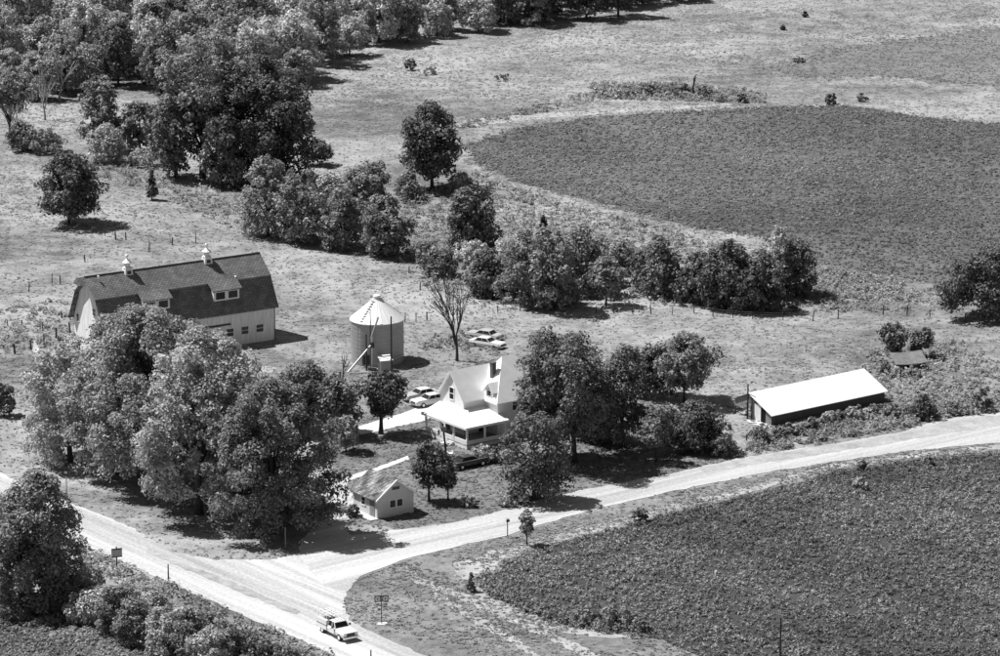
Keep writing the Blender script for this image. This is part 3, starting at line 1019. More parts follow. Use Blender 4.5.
hull(MB(), [(-.68, .68, 1.68, 1.74), (-.5, .77, 1.7, 1.82), (.3, .77, 1.7, 1.82), (.52, .68, 1.68, 1.74)]).build('roof', 'truck_paint', tk)
for sx, tx in ((-.69, -.57), (.14, .0), (.85, .39)):
    for sy in (-1, 1): MB().tube([(sx, sy * .865, 1.17), (tx, sy * .71, 1.72)], .06, 4).build('pillar', 'truck_paint', tk)
for y in (-1, 1):
    d_ = MB().box(-.12, .72, y * .975 - .012, y * .975 + .012, .56, 1.12).build('door', 'truck_paint', tk)
    MB().box(-.05, .1, y * 1.0 - .015, y * 1.0 + .015, .98, 1.02).build('handle', 'chrome', d_)
    MB().box(.55, .7, y * 1.1 - .1, y * 1.1 + .1, 1.2, 1.4).build('mirror', 'dark_metal', tk)
    MB().box(-2.75, -.85, y * .8 - .2, y * .8 + .2, .55, 1.62).build('tool_box', 'truck_paint', tk)
    for x in (-2.65, -1.75, -.95): MB().tube([(x, y * .8, 1.6), (x, y * .8, 2.2)], .035, 5).build('rack_post', 'truck_paint', tk)
    MB().tube([(-2.8, y * .8, 2.2), (-.1, y * .8, 2.2)], .04, 5).build('rack_rail', 'truck_paint', tk)
    MB().box(-2.78, -.8, y * 1.0 - .02, y * 1.0 + .02, 1.05, 1.1).build('box_seam', 'dark_metal', tk)
    MB().box(2.54, 2.6, y * .68 - .16, y * .68 + .16, .72, .94).build('headlight', 'sign_white', tk)
for x in (-2.65, -1.75, -.95): MB().tube([(x, -.8, 2.2), (x, .8, 2.2)], .035, 5).build('rack_crossbar', 'truck_paint', tk)
MB().box(-2.72, -.82, -.6, .6, .6, .75).build('bed', 'steel', tk)
MB().box(-1.9, -1.1, -.4, .3, .75, 1.75).build('cargo_crate', 'rusty', tk)
MB().box(-2.6, -2.1, -.5, .5, .75, 1.5).build('cargo_crate', 'steel', tk)
for y in (-.4, .15, .5): MB().tube([(-2.9, y, 2.26), (.1, y, 2.26)], .045, 5).build('carried_pipe', 'sign_white', tk)
MB().box(2.5, 2.58, -.5, .5, .66, .98).build('grille', 'dark_metal', tk)
MB().box(2.5, 2.57, -.85, .85, .97, 1.02).build('hood_lip', 'chrome', tk)
MB().box(2.56, 2.74, -.95, .95, .42, .6).build('bumper', 'chrome', tk)
MB().box(-3.0, -2.78, -.9, .9, .45, .58).build('bumper', 'steel', tk)
for x in (-1.75, 1.65):
    for y in (-.84, .84): wheel(tk, x, y, .38, .22, 'sign_white')


# ------------------------------------------------------------------ road signs, posts, mailbox
def post_mb(H, r=.05): return MB().tube([(0, 0, -.1), (0, 0, H)], r, 6)


sg = empty('route_sign', G(381.6, 624), R(8), 'two square route marker signs with arrow plates on one post at the junction', 'sign')
post_mb(3.3, .055).build('post', 'dark_metal', sg)
for x in (-.42, .42):
    bd = MB().box(x - .34, x + .34, -.1, -.06, 2.55, 3.25).build('marker_board', 'sign_black', sg)
    MB().prism_y([(x - .25, 2.64), (x + .25, 2.64), (x + .27, 2.95), (x + .2, 3.16), (x - .2, 3.16), (x - .27, 2.95)], -.112, -.101).build('shield', 'sign_white', bd)
    MB().box(x - .06, x + .06, -.118, -.1125, 2.8, 3.0).build('numeral', 'sign_black', bd)
    ap = MB().box(x - .26, x + .26, -.1, -.06, 2.1, 2.42).build('arrow_plate', 'sign_white', sg)
    MB().prism_y([(x - .16, 2.22), (x + .05, 2.22), (x + .05, 2.16), (x + .18, 2.26), (x + .05, 2.36), (x + .05, 2.3), (x - .16, 2.3)], -.108, -.101).build('arrow', 'sign_black', ap)
bd = MB().box(-.45, -.08, -.1, -.06, 1.55, 1.9).build('marker_board', 'sign_white', sg)
MB().box(-.36, -.17, -.108, -.101, 1.6, 1.75).build('numeral', 'sign_black', bd)
MB().box(-.5, .5, -.85, -.7, .36, .46).box(-.6, .6, -.85, .1, -.1, .06).build('footing', 'concrete', sg) if False else MB().box(-.6, .6, -.5, .4, -.1, .07).build('footing', 'concrete', sg)
sg = empty('road_sign', G(66.7, 493.5), R(-20), 'dark shield shaped road sign on a pale post beside the left road', 'sign')
post_mb(2.7, .06).build('post', 'steel', sg)
bd = MB().prism_y([(-.36, 2.4), (0, 2.2), (.36, 2.4), (.36, 2.9), (0, 3.25), (-.36, 2.9)], -.1, -.06).build('board', 'sign_black', sg)
MB().box(-.2, .2, -.108, -.101, 2.5, 2.8).build('panel', 'car_grey', bd)
sg = empty('road_sign', G(117, 574), R(20), 'square grey sign back on a dark post above the roadside hedge', 'sign')
post_mb(3.2, .08).build('post', 'post_wood', sg)
bd = MB().box(-.62, .62, -.13, -.09, 2.1, 2.95).build('board', 'car_grey', sg)
MB().box(-.62, .62, -.16, -.131, 2.9, 3.05).box(-.62, .62, -.16, -.131, 2.0, 2.1).build('edge_strip', 'dark_metal', bd)
pole(168.5, 584, 564, 'plain dark post on the road edge right of the grey sign', .09, name='marker_post', cat='post')
pole(285.5, 548, 527, 'thin pale post under the largest drooping maple by the road', .06, name='marker_post', cat='post', mat='dead_wood')
pole(371, 664, 650, 'short post at bottom edge just right of the pickup truck', .09, name='marker_post', cat='post')
pole(746.5, 443, 434, 'short dark post in the weeds left of the long shed hedge', .08, name='marker_post', cat='post')
pole(67, 468, 461, 'low stub post in grass above the shield sign', .08, name='marker_post', cat='post')
mb_ = empty('mailbox', G(507.5, 537), R(10), 'small mailbox on a thin post at the lane edge', 'mailbox')
post_mb(1.9, .06).build('post', 'post_wood', mb_)
bx_ = MB().prism_y([(-.2, 1.9), (.2, 1.9), (.2, 2.15), (.12, 2.3), (-.12, 2.3), (-.2, 2.15)], -.35, .35).build('box', 'car_grey', mb_)
MB().box(-.17, .17, -.365, -.352, 1.93, 2.12).build('door', 'sign_black', bx_)

for i, (px, py, rz, lb) in enumerate(((450, 456.5, .3, 'white lawn chair on the grass beside the porch steps'),
                                      (440.5, 464.5, 1.2, 'white lawn chair half hidden left of the yard pole'),
                                      (443, 446, -.4, 'pale lawn chair at the left skirt of the porch'))):
    c = empty('lawn_chair', G(px, py), rz, lb, 'chair', 'lawn chairs by the porch')
    MB().box(-.35, .35, -.35, .35, .4, .46).build('seat', 'sign_white', c)
    MB().hexa([(-.35, .3, .46), (.35, .3, .46), (.35, .36, .46), (-.35, .36, .46), (-.35, .5, 1.05), (.35, .5, 1.05), (.35, .56, 1.05), (-.35, .56, 1.05)]).build('backrest', 'sign_white', c)
    for x in (-.32, .32):
        MB().box(x - .03, x + .03, -.35, .35, .62, .67).build('armrest', 'sign_white', c)
        for y in (-.3, .3): MB().tube([(x, y, 0), (x, y, .62)], .03, 5).build('leg', 'sign_white', c)
bt = empty('trough', G(63, 344), R(25), 'dark wooden feed trough with corner posts by the barn fence', 'trough')
MB().hexa([(-.5, -.4, .25), (.5, -.4, .25), (.5, .4, .25), (-.5, .4, .25), (-.6, -.5, .75), (.6, -.5, .75), (.6, .5, .75), (-.6, .5, .75)]).build('bin', 'post_wood', bt)
for x in (-.55, .55):
    for y in (-.45, .45): MB().box(x - .06, x + .06, y - .06, y + .06, 0, 1.1).build('post', 'post_wood', bt)
MB().slab([(.6, -.8, .1), (.9, -.8, .1), (1.0, .3, .8), (.7, .3, .8)], .05).build('board', 'sign_white', bt)
lb_ = empty('board_panel', G(36, 351.5), R(-30), 'pale board panel leaning beside a thick dark fence post', 'panel')
for i in range(4):
    MB().hexa([(-.55 + i * .28, -.1 - .1 * i, 0), (-.29 + i * .28, -.1 - .1 * i, 0), (-.29 + i * .28, -.05 - .1 * i, 0), (-.55 + i * .28, -.05 - .1 * i, 0),
               (-.55 + i * .28, .3 - .1 * i, 1.5 - .3 * i), (-.29 + i * .28, .3 - .1 * i, 1.4 - .3 * i), (-.29 + i * .28, .35 - .1 * i, 1.4 - .3 * i), (-.55 + i * .28, .35 - .1 * i, 1.5 - .3 * i)]).build('plank', 'sign_white', lb_)


def fence(pts, label, seed, hs=1.3, r=.085):
    rnd = random.Random(seed)
    o = G(*pts[0])
    e = empty('wire_fence', o, 0, label, 'fence')
    prev = None
    for (x, y) in pts:
        p = G(x, y) - o
        h = hs * rnd.uniform(.8, 1.15)
        dx, dy = rnd.uniform(-.12, .12), rnd.uniform(-.12, .12)
        rr = r * rnd.uniform(.75, 1.35)
        MB().tube([(p.x, p.y, -.1), (p.x + dx, p.y + dy, h)], [rr, rr * .9], 6).build('post', 'post_wood', e)
        if prev is not None:
            for z in (.4, .75, 1.05): MB().tube([(prev.x, prev.y, z), ((prev.x + p.x) / 2, (prev.y + p.y) / 2, z - .04), (p.x, p.y, z)], .005, 3, False).build('wire', 'steel', e)
        prev = p


fence([(596, 313), (614, 314), (633, 315), (651, 314), (672, 315), (694, 313), (713, 316), (733, 318), (752.5, 319.5), (783, 320), (813, 321), (838, 319), (883, 315), (907, 315), (930, 317), (965, 322)],
      'wire fence with dark posts running below the hedgerow right of centre', 1)
fence([(395, 324), (405, 322.5), (416, 322), (427, 320.5), (460, 316), (498, 312.5), (520, 311), (548, 312)], 'short row of fence posts in grass between grain bin and thicket', 2)
fence([(-12, 361), (15, 354), (31, 349.5), (44, 345), (56, 338), (70, 333)], 'wire fence with thick dark posts left of the barn gable', 3, 1.45, .12)
fence([(8, 327), (22, 327), (43, 331), (62, 318)], 'thin weathered posts in the weedy strip left of barn', 4, 1.2)
fence([(-10, 296), (29, 292), (52, 284), (60.5, 284.5), (85, 262), (105, 236), (116, 240), (126, 240), (149, 251), (172, 245), (196, 243)], 'meadow fence with thin posts behind the barn ridge', 5, 1.4)
fence([(398, 262), (409, 273), (420, 290)], 'few leaning posts beside brush above the grain bin', 6)


# ------------------------------------------------------------------ trees one can tell apart
tree(26, 608, 468, 108, 'dense glossy tree in the lower left corner in front of the road', 'leaf_mid', 'dome', .0, dens=1.1, off=(1.5, 0), lobes=110, lr=(.2, .34))
tree(156, 484, 310, 186, 'huge pale maple with leaning trunk before the barn', 'leaf_light', 'dome', .1, dens=1.05, off=(-1.5, 2), lobes=150, lr=(.13, .24), limbs=16)
tree(199, 514, 330, 150, 'big maple with thick upright trunk at the road bend', 'leaf_light', 'dome', .14, dens=1.05, off=(1, 1), lobes=130, lr=(.14, .25), limbs=14)
tree(272, 534, 376, 132, 'wide drooping maple whose crown reaches the ground left of garage', 'leaf_mid', 'dome', .01, dens=1.1, lobes=120, lr=(.15, .26), limbs=12)
tree(70, 462, 334, 112, 'left outer maple overhanging the verge by the shield sign', 'leaf_light', 'dome', .02, dens=1.0, lobes=80, lr=(.15, .27))
tree(118, 474, 326, 120, 'maple filling between the leaning one and left outer one', 'leaf_light', 'dome', .04, lobes=80, lr=(.15, .26))
tree(236, 500, 352, 110, 'maple crown wedged between thick trunk and drooping maple', 'leaf_light', 'dome', .12, lobes=70, lr=(.15, .26))
tree(303, 432, 362, 70, 'half dead orchard tree with bare pale limbs right of the maples', 'leaf_mid', 'spread', .15)
tree(338, 436, 372, 56, 'mid grey orchard tree between maples and driveway', 'leaf_mid', 'round', .12)
tree(381, 434, 372, 58, 'dark low forked tree beside the concrete driveway', 'leaf_dark', 'spread', .3, off=(.5, 0), tr=.3)
tree(346, 452, 414, 34, 'small pale tree at the left end of the driveway', 'leaf_light', 'round', .15)
tree(4, 416, 382, 30, 'dark bush tree cut by the left edge of the photo', 'leaf_dark', 'round', .05)
# round the house
tree(574, 462, 326, 122, 'tallest dark elm with thick trunk right of the house', 'leaf_dark', 'round', .13, dens=.9, lobes=70, off=(-2.4, 0), lr=(.18, .32), limbs=12)
tree(534, 500, 408, 84, 'wide feathery tree with low branches between house and lane', 'leaf_dark', 'dome', .02, dens=.95, lobes=45)
tree(548, 456, 364, 56, 'dark elm limb tree hanging before the house roof', 'leaf_dark', 'round', .1, dens=.9)
tree(622, 448, 342, 70, 'second tall dark tree right of the big elm', 'leaf_dark', 'dome', .1, lobes=44)
tree(598, 440, 378, 62, 'dark tree low between the two tall elms', 'leaf_dark', 'dome', .02)
tree(684, 402, 336, 80, 'spreading apple tree with short dark trunk alone on grass', 'leaf_mid', 'spread', .18, dens=.85)
tree(655, 397, 342, 58, 'narrow tree joining the apple tree and dark elms', 'leaf_dark', 'dome', .04)
tree(656, 462, 404, 36, 'slim young tree near the lane right of elms', 'leaf_mid', 'round', .25, dens=.8)
shrub(697, 450, 400, 68, 'large dark lilac thicket by the lane', 'leaf_dark')
shrub(666, 440, 402, 40, 'grey mid sized bush behind the slim young tree', 'leaf_mid')
shrub(722, 455, 432, 36, 'low ragged bush at the lane edge right of lilac', 'leaf_mid')
tree(429, 502, 440, 42, 'small round lawn tree right of the garage', 'leaf_dark', 'round', .22, dens=1.1)
tree(448, 500, 456, 28, 'dark little lawn tree in front of the yard pole', 'leaf_dark', 'round', .25, dens=1.15)
shrub(468, 507, 493, 18, 'small pale bush on the lawn near the lane', 'leaf_pale')
shrub(482, 462, 444, 28, 'pale flowering bush against the porch corner', 'blossom')
shrub(500, 462, 444, 30, 'dark foundation bush under the house wall', 'leaf_dark')
shrub(512, 505, 488, 36, 'loose pale bush under the feathery tree', 'leaf_light')
shrub(352, 517, 504, 18, 'small dark bush before the garage side door', 'leaf_dark')
tree(527, 546, 509, 20, 'thin pale sapling beside the mailbox', 'leaf_light', 'round', .3, dens=.55)
shrub(471, 592, 571, 14, 'small dark cone shaped bush at the field corner', 'leaf_dark', 'cone')
shrub(640, 521, 508, 18, 'small bush on the track between lane and bean field', 'leaf_mid')
# left meadow and the edge of the wood
tree(69, 224, 152, 74, 'round lone tree on the left meadow', 'leaf_dark', 'round', .08, dens=1.1, lobes=55)
tree(152, 200, 168, 16, 'tiny scraggly tree right of the lone round one', 'leaf_mid', 'cone', .1, dens=.7)
shrub(107, 163, 122, 42, 'pale rounded bush at the wood edge', 'leaf_pale')
shrub(42, 152, 128, 48, 'dark spreading bush at the left wood edge', 'leaf_mid')
shrub(142, 166, 148, 40, 'low light bush right of the pale rounded one', 'leaf_light')
shrub(20, 150, 120, 34, 'bush at left edge under the bare snags', 'leaf_dark')
tree(260, 184, 57, 128, 'massive dark oak standing out from the wood', 'leaf_dark', 'dome', .0, dens=1.0, lobes=120, lr=(.15, .27), limbs=12)
tree(203, 178, 26, 100, 'tall open tree with forked trunk behind the oak', 'leaf_mid', 'round', .25, dens=.8, lobes=75, lr=(.15, .28), limbs=14)
tree(176, 178, 88, 66, 'dark bushy tree left of the massive oak', 'leaf_dark', 'round', .06)
tree(100, 150, 76, 48, 'upright mid grey tree in the clearing', 'leaf_mid', 'round', .08)
tree(140, 152, 100, 46, 'bushy tree between the clearing and the dark one', 'leaf_mid', 'round', .05)
tree(222, 186, 130, 50, 'small tree in the shade under the oak', 'leaf_mid', 'round', .05)
tree(10, 140, 72, 52, 'tree with tall bare stems at the left edge', 'leaf_mid', 'round', .4, dens=.7)
shrub(318, 165, 138, 36, 'dark bush in the oak shadow', 'leaf_dark')
# hedgerow through the middle
tree(268, 236, 155, 62, 'pale poplar left end of the middle hedgerow', 'leaf_light', 'dome', .0)
tree(302, 243, 165, 62, 'grey poplar second in the middle hedgerow', 'leaf_mid', 'dome', .0)
tree(344, 248, 184, 56, 'light bushy tree in the middle hedgerow', 'leaf_mid', 'dome', .0)
tree(385, 256, 196, 60, 'rounded tree at the right foot of middle hedgerow', 'leaf_mid', 'dome', .0)
tree(368, 222, 158, 58, 'taller tree behind the middle hedgerow', 'leaf_mid', 'round', .08)
tree(330, 212, 172, 40, 'pale bushy tree behind the hedgerow', 'leaf_pale', 'dome', .0)
tree(432, 190, 104, 76, 'big dark tree alone left of the bean field', 'leaf_dark', 'round', .1, dens=1.05, lobes=55)
shrub(408, 200, 172, 34, 'bush at the foot of the big dark tree', 'leaf_mid')
tree(471, 246, 180, 58, 'fuzzy rounded bush tree alone in the weeds', 'leaf_mid', 'dome', .0, dens=1.1)
shrub(462, 178 + 12, 172, 30, 'pale tall weeds bush above the fuzzy rounded tree', 'leaf_pale')
# thicket in the centre
shrub(440, 276, 246, 44, 'grey bush left end of the centre thicket', 'leaf_mid')
shrub(470, 266, 240, 46, 'pale bush under the fuzzy rounded tree', 'leaf_light')
tree(488, 296, 248, 50, 'dark round bush tree in the centre thicket', 'leaf_mid', 'dome', .0)
tree(522, 304, 228, 60, 'feathery tree in the centre thicket', 'leaf_mid', 'dome', .0, dens=.85)
tree(552, 310, 222, 64, 'tallest tree of the centre thicket', 'leaf_mid', 'dome', .0, dens=.85)
tree(582, 294, 224, 60, 'grey tree right of the centre thicket', 'leaf_mid', 'dome', .0, dens=.85)
tree(606, 306, 256, 44, 'small tree with thin trunk right of the thicket', 'leaf_mid', 'round', .18, dens=.75)
tree(543, 246, 214, 20, 'thin ragged sapling above the centre thicket', 'leaf_dark', 'cone', .1, dens=.6)
shrub(620, 272, 238, 44, 'pale brush beyond the small thin tree', 'leaf_light')
shrub(505, 298, 266, 50, 'low light bush at the front of the centre thicket', 'leaf_mid')
shrub(565, 306, 270, 50, 'grey bush at the right front of the thicket', 'leaf_mid')
shrub(600, 286, 252, 46, 'light bush behind the small thin tree', 'leaf_mid')
shrub(510, 268, 238, 50, 'pale bush at the back of the thicket', 'leaf_light')
shrub(556, 262, 236, 52, 'pale brush under the ragged sapling', 'leaf_light')
shrub(425, 262, 240, 34, 'grey bush between middle hedgerow and thicket', 'leaf_mid')
# hedgerow right of centre
tree(660, 296, 236, 52, 'dark leaning willow left in the right hedgerow', 'leaf_dark', 'dome', .0)
tree(640, 286, 250, 30, 'grey bush left of the dark willow', 'leaf_mid', 'dome', .0)
tree(695, 304, 252, 46, 'dark bush tree between willow and hedgerow centre', 'leaf_dark', 'dome', .0)
tree(728, 308, 240, 66, 'large dark tree in the right hedgerow', 'leaf_dark', 'dome', .0)
tree(760, 310, 250, 56, 'low dark tree in front of the silvery poplar', 'leaf_dark', 'dome', .0)
tree(776, 298, 224, 44, 'silvery topped poplar in the right hedgerow', 'leaf_light', 'dome', .0)
tree(796, 297, 236, 50, 'rounded tree closing the right end of hedgerow', 'leaf_mid', 'dome', .0)
shrub(782, 312, 296, 44, 'low dark bramble under the right hedgerow', 'leaf_dark')
tree(985, 318, 247, 94, 'broad tree cut by the right edge above the shed', 'leaf_dark', 'dome', .06, lobes=55)
tree(893, 356, 322, 34, 'scraggly bush tree over the left of the hut', 'leaf_mid', 'spread', .1, dens=.8)
tree(917, 358, 328, 28, 'dark windswept bush tree over the right of the hut', 'leaf_dark', 'spread', .1, off=(1.2, 0))
shrub(898, 377, 367, 18, 'low weedy bush before the hut doorway', 'leaf_light')
shrub(912, 377, 368, 20, 'light bush before the right wall of the hut', 'leaf_light')
shrub(884, 374, 362, 18, 'bush touching the left corner of the hut', 'leaf_mid')
shrub(614, 626, 604, 40, 'dark weedy bush in the lower corner of bean field', 'leaf_mid')
shrub(584, 622, 606, 30, 'dark bush left of the one in bean field corner', 'leaf_mid')
shrub(640, 632, 618, 24, 'small dark bush right of the bean field corner bushes', 'leaf_mid')
shrub(860, 489, 476, 18, 'pale bush growing among the beans below the lane', 'leaf_pale')
shrub(862, 469, 460, 12, 'small dark bush on the bean field edge by the lane', 'leaf_mid')
shrub(928, 465, 456, 12, 'dark tuft bush at the bean edge right', 'leaf_mid')
# hedges along the lane and the road
rnd = random.Random(5)
ORD = ['first', 'second', 'third', 'fourth', 'fifth', 'sixth', 'seventh', 'eighth', 'ninth', 'tenth', 'eleventh', 'twelfth', 'thirteenth', 'fourteenth', 'fifteenth', 'sixteenth', 'seventeenth']
for i in range(13):
    t = i / 12
    shrub(778 + 108 * t + rnd.uniform(-3, 3), 437 - 27 * t + rnd.uniform(-2, 2), 437 - 27 * t - rnd.uniform(6, 13), rnd.uniform(12, 20), ORD[i] + ' weedy bush from the left in the hedge before the long shed', rnd.choice(['leaf_mid', 'leaf_light', 'leaf_mid']), group='hedge bushes before the long shed')
shrub(922, 418, 393, 36, 'rounded dark bush by the lane right of the long shed', 'leaf_dark')
shrub(982, 411, 388, 22, 'upright dark bush by the lane at the right', 'leaf_dark')
shrub(952, 414, 401, 26, 'low bush between the rounded and the upright lane bushes', 'leaf_mid')
shrub(893, 416, 404, 22, 'small bush at the right end of the long shed', 'leaf_mid')
shrub(760, 441, 424, 26, 'bush at the near corner of the long shed', 'leaf_mid')
for i, (x, y, t, w_) in enumerate(sorted(((78, 606, 574, 44), (100, 620, 583, 46), (88, 596, 562, 36), (122, 628, 580, 48), (140, 640, 594, 46), (160, 634, 586, 44), (168, 652, 604, 50), (192, 660, 606, 50),
                                   (190, 640, 604, 40), (214, 656, 612, 44), (232, 672, 622, 48), (250, 660, 628, 40), (262, 676, 632, 46), (285, 678, 642, 42), (305, 676, 650, 34), (214, 680, 624, 50)))):
    shrub(x - 3, y + 4, t + 1, w_ * 1.15, ORD[i] + ' hedge shrub from the left along the bottom left roadside', rnd.choice(['leaf_mid', 'leaf_light', 'leaf_mid']), group='hedge along the bottom left roadside', dens=1.1)
# brush line above the bean field
BRUSH = ['pale bush third from the left end of the far brush line', 'light bush fourth in the far brush line', 'widest grey bush of the far brush line', 'small grey bush fifth in the far brush line left of snag', 'dark bush touching the left of the broken snag', 'dark bush touching the right of the broken snag', 'tiny grey bush right of the snag bushes', 'small dark bush ending the far brush line', "dark bush alone at the bean field's upper edge", 'grey bush right of the lone dark one above bean field', 'dark small bush on the meadow below the wood', 'light bush right of the small dark meadow bush', 'palest bush at left end of far brush line', 'low light bush in the open middle of the far meadow', 'grey bush on the bright meadow near the grey field', 'tiny dark bush lower of two near the top right meadow', 'tiny dark bush upper of two near the top right meadow']
for i, (x, y, t, w_, mt) in enumerate(((612, 97, 88, 20, 'leaf_pale'), (632, 96, 88, 18, 'leaf_light'), (650, 95, 86, 22, 'leaf_mid'), (668, 96, 88, 16, 'leaf_mid'), (682, 97, 86, 16, 'leaf_dark'), (705, 98, 87, 20, 'leaf_dark'),
                          (722, 101, 95, 14, 'leaf_mid'), (742, 102, 94, 12, 'leaf_dark'), (831, 104, 94, 12, 'leaf_dark'), (862, 101, 95, 14, 'leaf_mid'), (410, 70, 60, 16, 'leaf_mid'), (428, 74, 66, 18, 'leaf_light'),
                          (600, 95, 85, 18, 'leaf_pale'), (500, 80, 74, 20, 'leaf_light'), (800, 62, 57, 12, 'leaf_mid'), (783, 30, 26, 6, 'leaf_dark'), (805, 17, 12, 6, 'leaf_dark'))):
    shrub(x, y, t + rnd.uniform(-2, 1), w_ * rnd.uniform(.9, 1.4), BRUSH[i], mt, dens=.8, lobes=rnd.choice((8, 10, 13)), group='brush in the far meadow')


def bare(px, py, top, label, mat, seed, spread=.5, name='bare_tree', depth=4, r=None, leaves=0):
    """tree of bare forking limbs"""
    rnd = random.Random(seed)
    H = (py - top) / scl(py) / CP
    e = empty(name, G(px, py), 0, label, 'tree')
    mt, ml = MB(), MB()
    tips = []

    def br(mb, p, d, L, r_, k):
        q = p + d * L
        mid = p.lerp(q, .5) + Vector((rnd.uniform(-1, 1), rnd.uniform(-1, 1), 0)) * L * .06
        mb.tube([p, mid, q], [r_, r_ * .82, r_ * .62], 6 if k > 2 else 4, cap=(k <= 0))
        if k <= 0:
            tips.append(q)
            return
        for j in range(3 if k > 2 else rnd.choice((2, 3))):
            nd = (d + Vector((rnd.uniform(-1, 1), rnd.uniform(-1, 1), rnd.uniform(-.15, .35))) * spread).normalized()
            br(ml, q, nd, L * rnd.uniform(.75, 1.1), r_ * .62, k - 1)
    br(mt, Vector((0, 0, -.1)), Vector((rnd.uniform(-.06, .06), 0, 1)), H * (.17 if depth > 3 else .26), r or H * .022, depth)
    mt.build('trunk', mat, e, True)
    ml.build('limbs', mat, e)
    if leaves:
        rng = np.random.default_rng(seed)
        i = rng.integers(0, len(tips), leaves)
        P = np.array([tuple(t) for t in tips])[i] + rng.normal(size=(leaves, 3)) * .5
        link('crown', quads_mesh('crown', P, rng.normal(size=(leaves, 3)) + [0, 0, .5], np.full(leaves, .26), rng.uniform(.7, 1.2, leaves), rng), 'leaf_mid', e)


bare(457, 361, 272, 'bare forked tree on the grass left of derelict cars', 'bark', 11, .36, leaves=200, depth=5)
bare(312, 420, 352, 'dead orchard snag with pale bare limbs right of maples', 'dead_wood', 12, .5, leaves=60)
bare(18, 148, 96, 'bare grey snag at left edge of the wood', 'dead_wood', 13, .35)
bare(45, 120, 60, 'pale dead tree standing inside the wood at left', 'dead_wood', 14, .35)
bare(60, 100, 42, 'bare pale branching tree deep in the left wood', 'dead_wood', 15, .4)
bare(85, 45, 0, 'dead branchy tree in the wood near the top left', 'dead_wood', 16, .5)
bare(506, 24, 4, 'broken white dead trunk at the wood edge near the top', 'sign_white', 17, .2, depth=1, r=.25)
bare(693, 94, 66, 'broken dead snag in the brush line above the bean field', 'bark', 18, .35, depth=2, r=.3)
bare(343, 385, 352, 'thin bare shoots of a dead tree left of the auger', 'bark', 19, .3, depth=3, r=.1)

# ------------------------------------------------------------------ the wood at the top
protos = []
for i in range(9):
    W, H = (10.5, 11.5) if i % 3 else (9.5, 12.5)
    me, C = crown_mesh('crown', 900 + i, W, H, H * (.02 if i % 2 else .08), .42, shape=('round', 'dome', 'dome')[i % 3], dens=.95, lobes=44 + i, lr=(.2, .34))
    idx = np.argsort(-C[:, 2])[:6]
    tm = trunk_mb(900 + i, H, .2, [C[j] for j in idx])
    tme = bpy.data.meshes.new('trunk')
    tme.from_pydata(tm.v, [], tm.f)
    tme.update()
    protos.append((me, tme))
rng = np.random.default_rng(77)
P_WOOD = [(-130, -30), (780, -30), (705, 0), (610, 18), (520, 27), (440, 36), (375, 50), (338, 66), (316, 82), (285, 92), (240, 108), (165, 98), (120, 92), (60, 96), (20, 104), (-130, 120)]
X, Y = scatter(P_WOOD, .35, rng)
order = rng.permutation(len(X))
kept = []
for i in order:
    if all((X[i] - a) ** 2 + (Y[i] - b) ** 2 > 5.4 ** 2 for a, b in kept): kept.append((X[i], Y[i]))
# close the front edge of the wood
edge = [(705, 1), (660, 10), (632, 15), (605, 19), (575, 23), (548, 25), (520, 28), (490, 31), (460, 35), (430, 39), (400, 46), (375, 52), (350, 62), (335, 69), (318, 84), (296, 92), (268, 90), (240, 96)]
for (x, y) in edge:
    p = G(x, y)
    kept.append((p.x, p.y))
kept = kept[:296]
TONES = ['leaf_dark', 'leaf_mid', 'leaf_mid', 'leaf_light', 'leaf_mid', 'leaf_pale', 'leaf_light']
LBS = {'leaf_dark': 'dark crowned', 'leaf_mid': 'mid grey', 'leaf_light': 'light crowned', 'leaf_pale': 'very pale rounded'}


def wood_place(x, y, edge_tree):
    q = 500 + F * x / (CP * y + SP * CH)
    if edge_tree: return 'tree on the front edge of the wood, ' + ('right of centre at the top' if q > 480 else 'above the far meadow' if q > 340 else 'right of the massive oak')
    if q > 480: return 'tree of the wood along the top right of centre'
    if q > 330: return 'tree of the wood at the top middle'
    deep = y > 760
    if q > 170: return 'tree of the wood ' + ('at the very top above the massive oak' if deep else 'just behind the massive oak')
    return 'tree of the wood ' + ('in the top left corner' if deep else 'behind the left clearing')


for j, (x, y) in enumerate(kept):
    k = int(rng.integers(0, len(protos)))
    right = x > 0 or y > 800
    tone = ('leaf_dark', 'leaf_mid', 'leaf_dark', 'leaf_mid')[int(rng.integers(0, 4))] if right else TONES[int(rng.integers(0, len(TONES)))]
    e = empty('woodland_tree', (x, y, 0), rng.uniform(0, 6.28), LBS[tone] + ' ' + wood_place(x, y, j >= len(kept) - len(edge)), 'tree', 'trees of the far wood')
    s = rng.uniform(.72, 1.15) * (.8 if j >= len(kept) - len(edge) else 1.0)
    e.scale = (s * rng.uniform(.85, 1.15), s * rng.uniform(.85, 1.15), s * rng.uniform(.8, 1.15))
    link('trunk', protos[k][1], 'bark', e)
    link('crown', protos[k][0], tone, e)

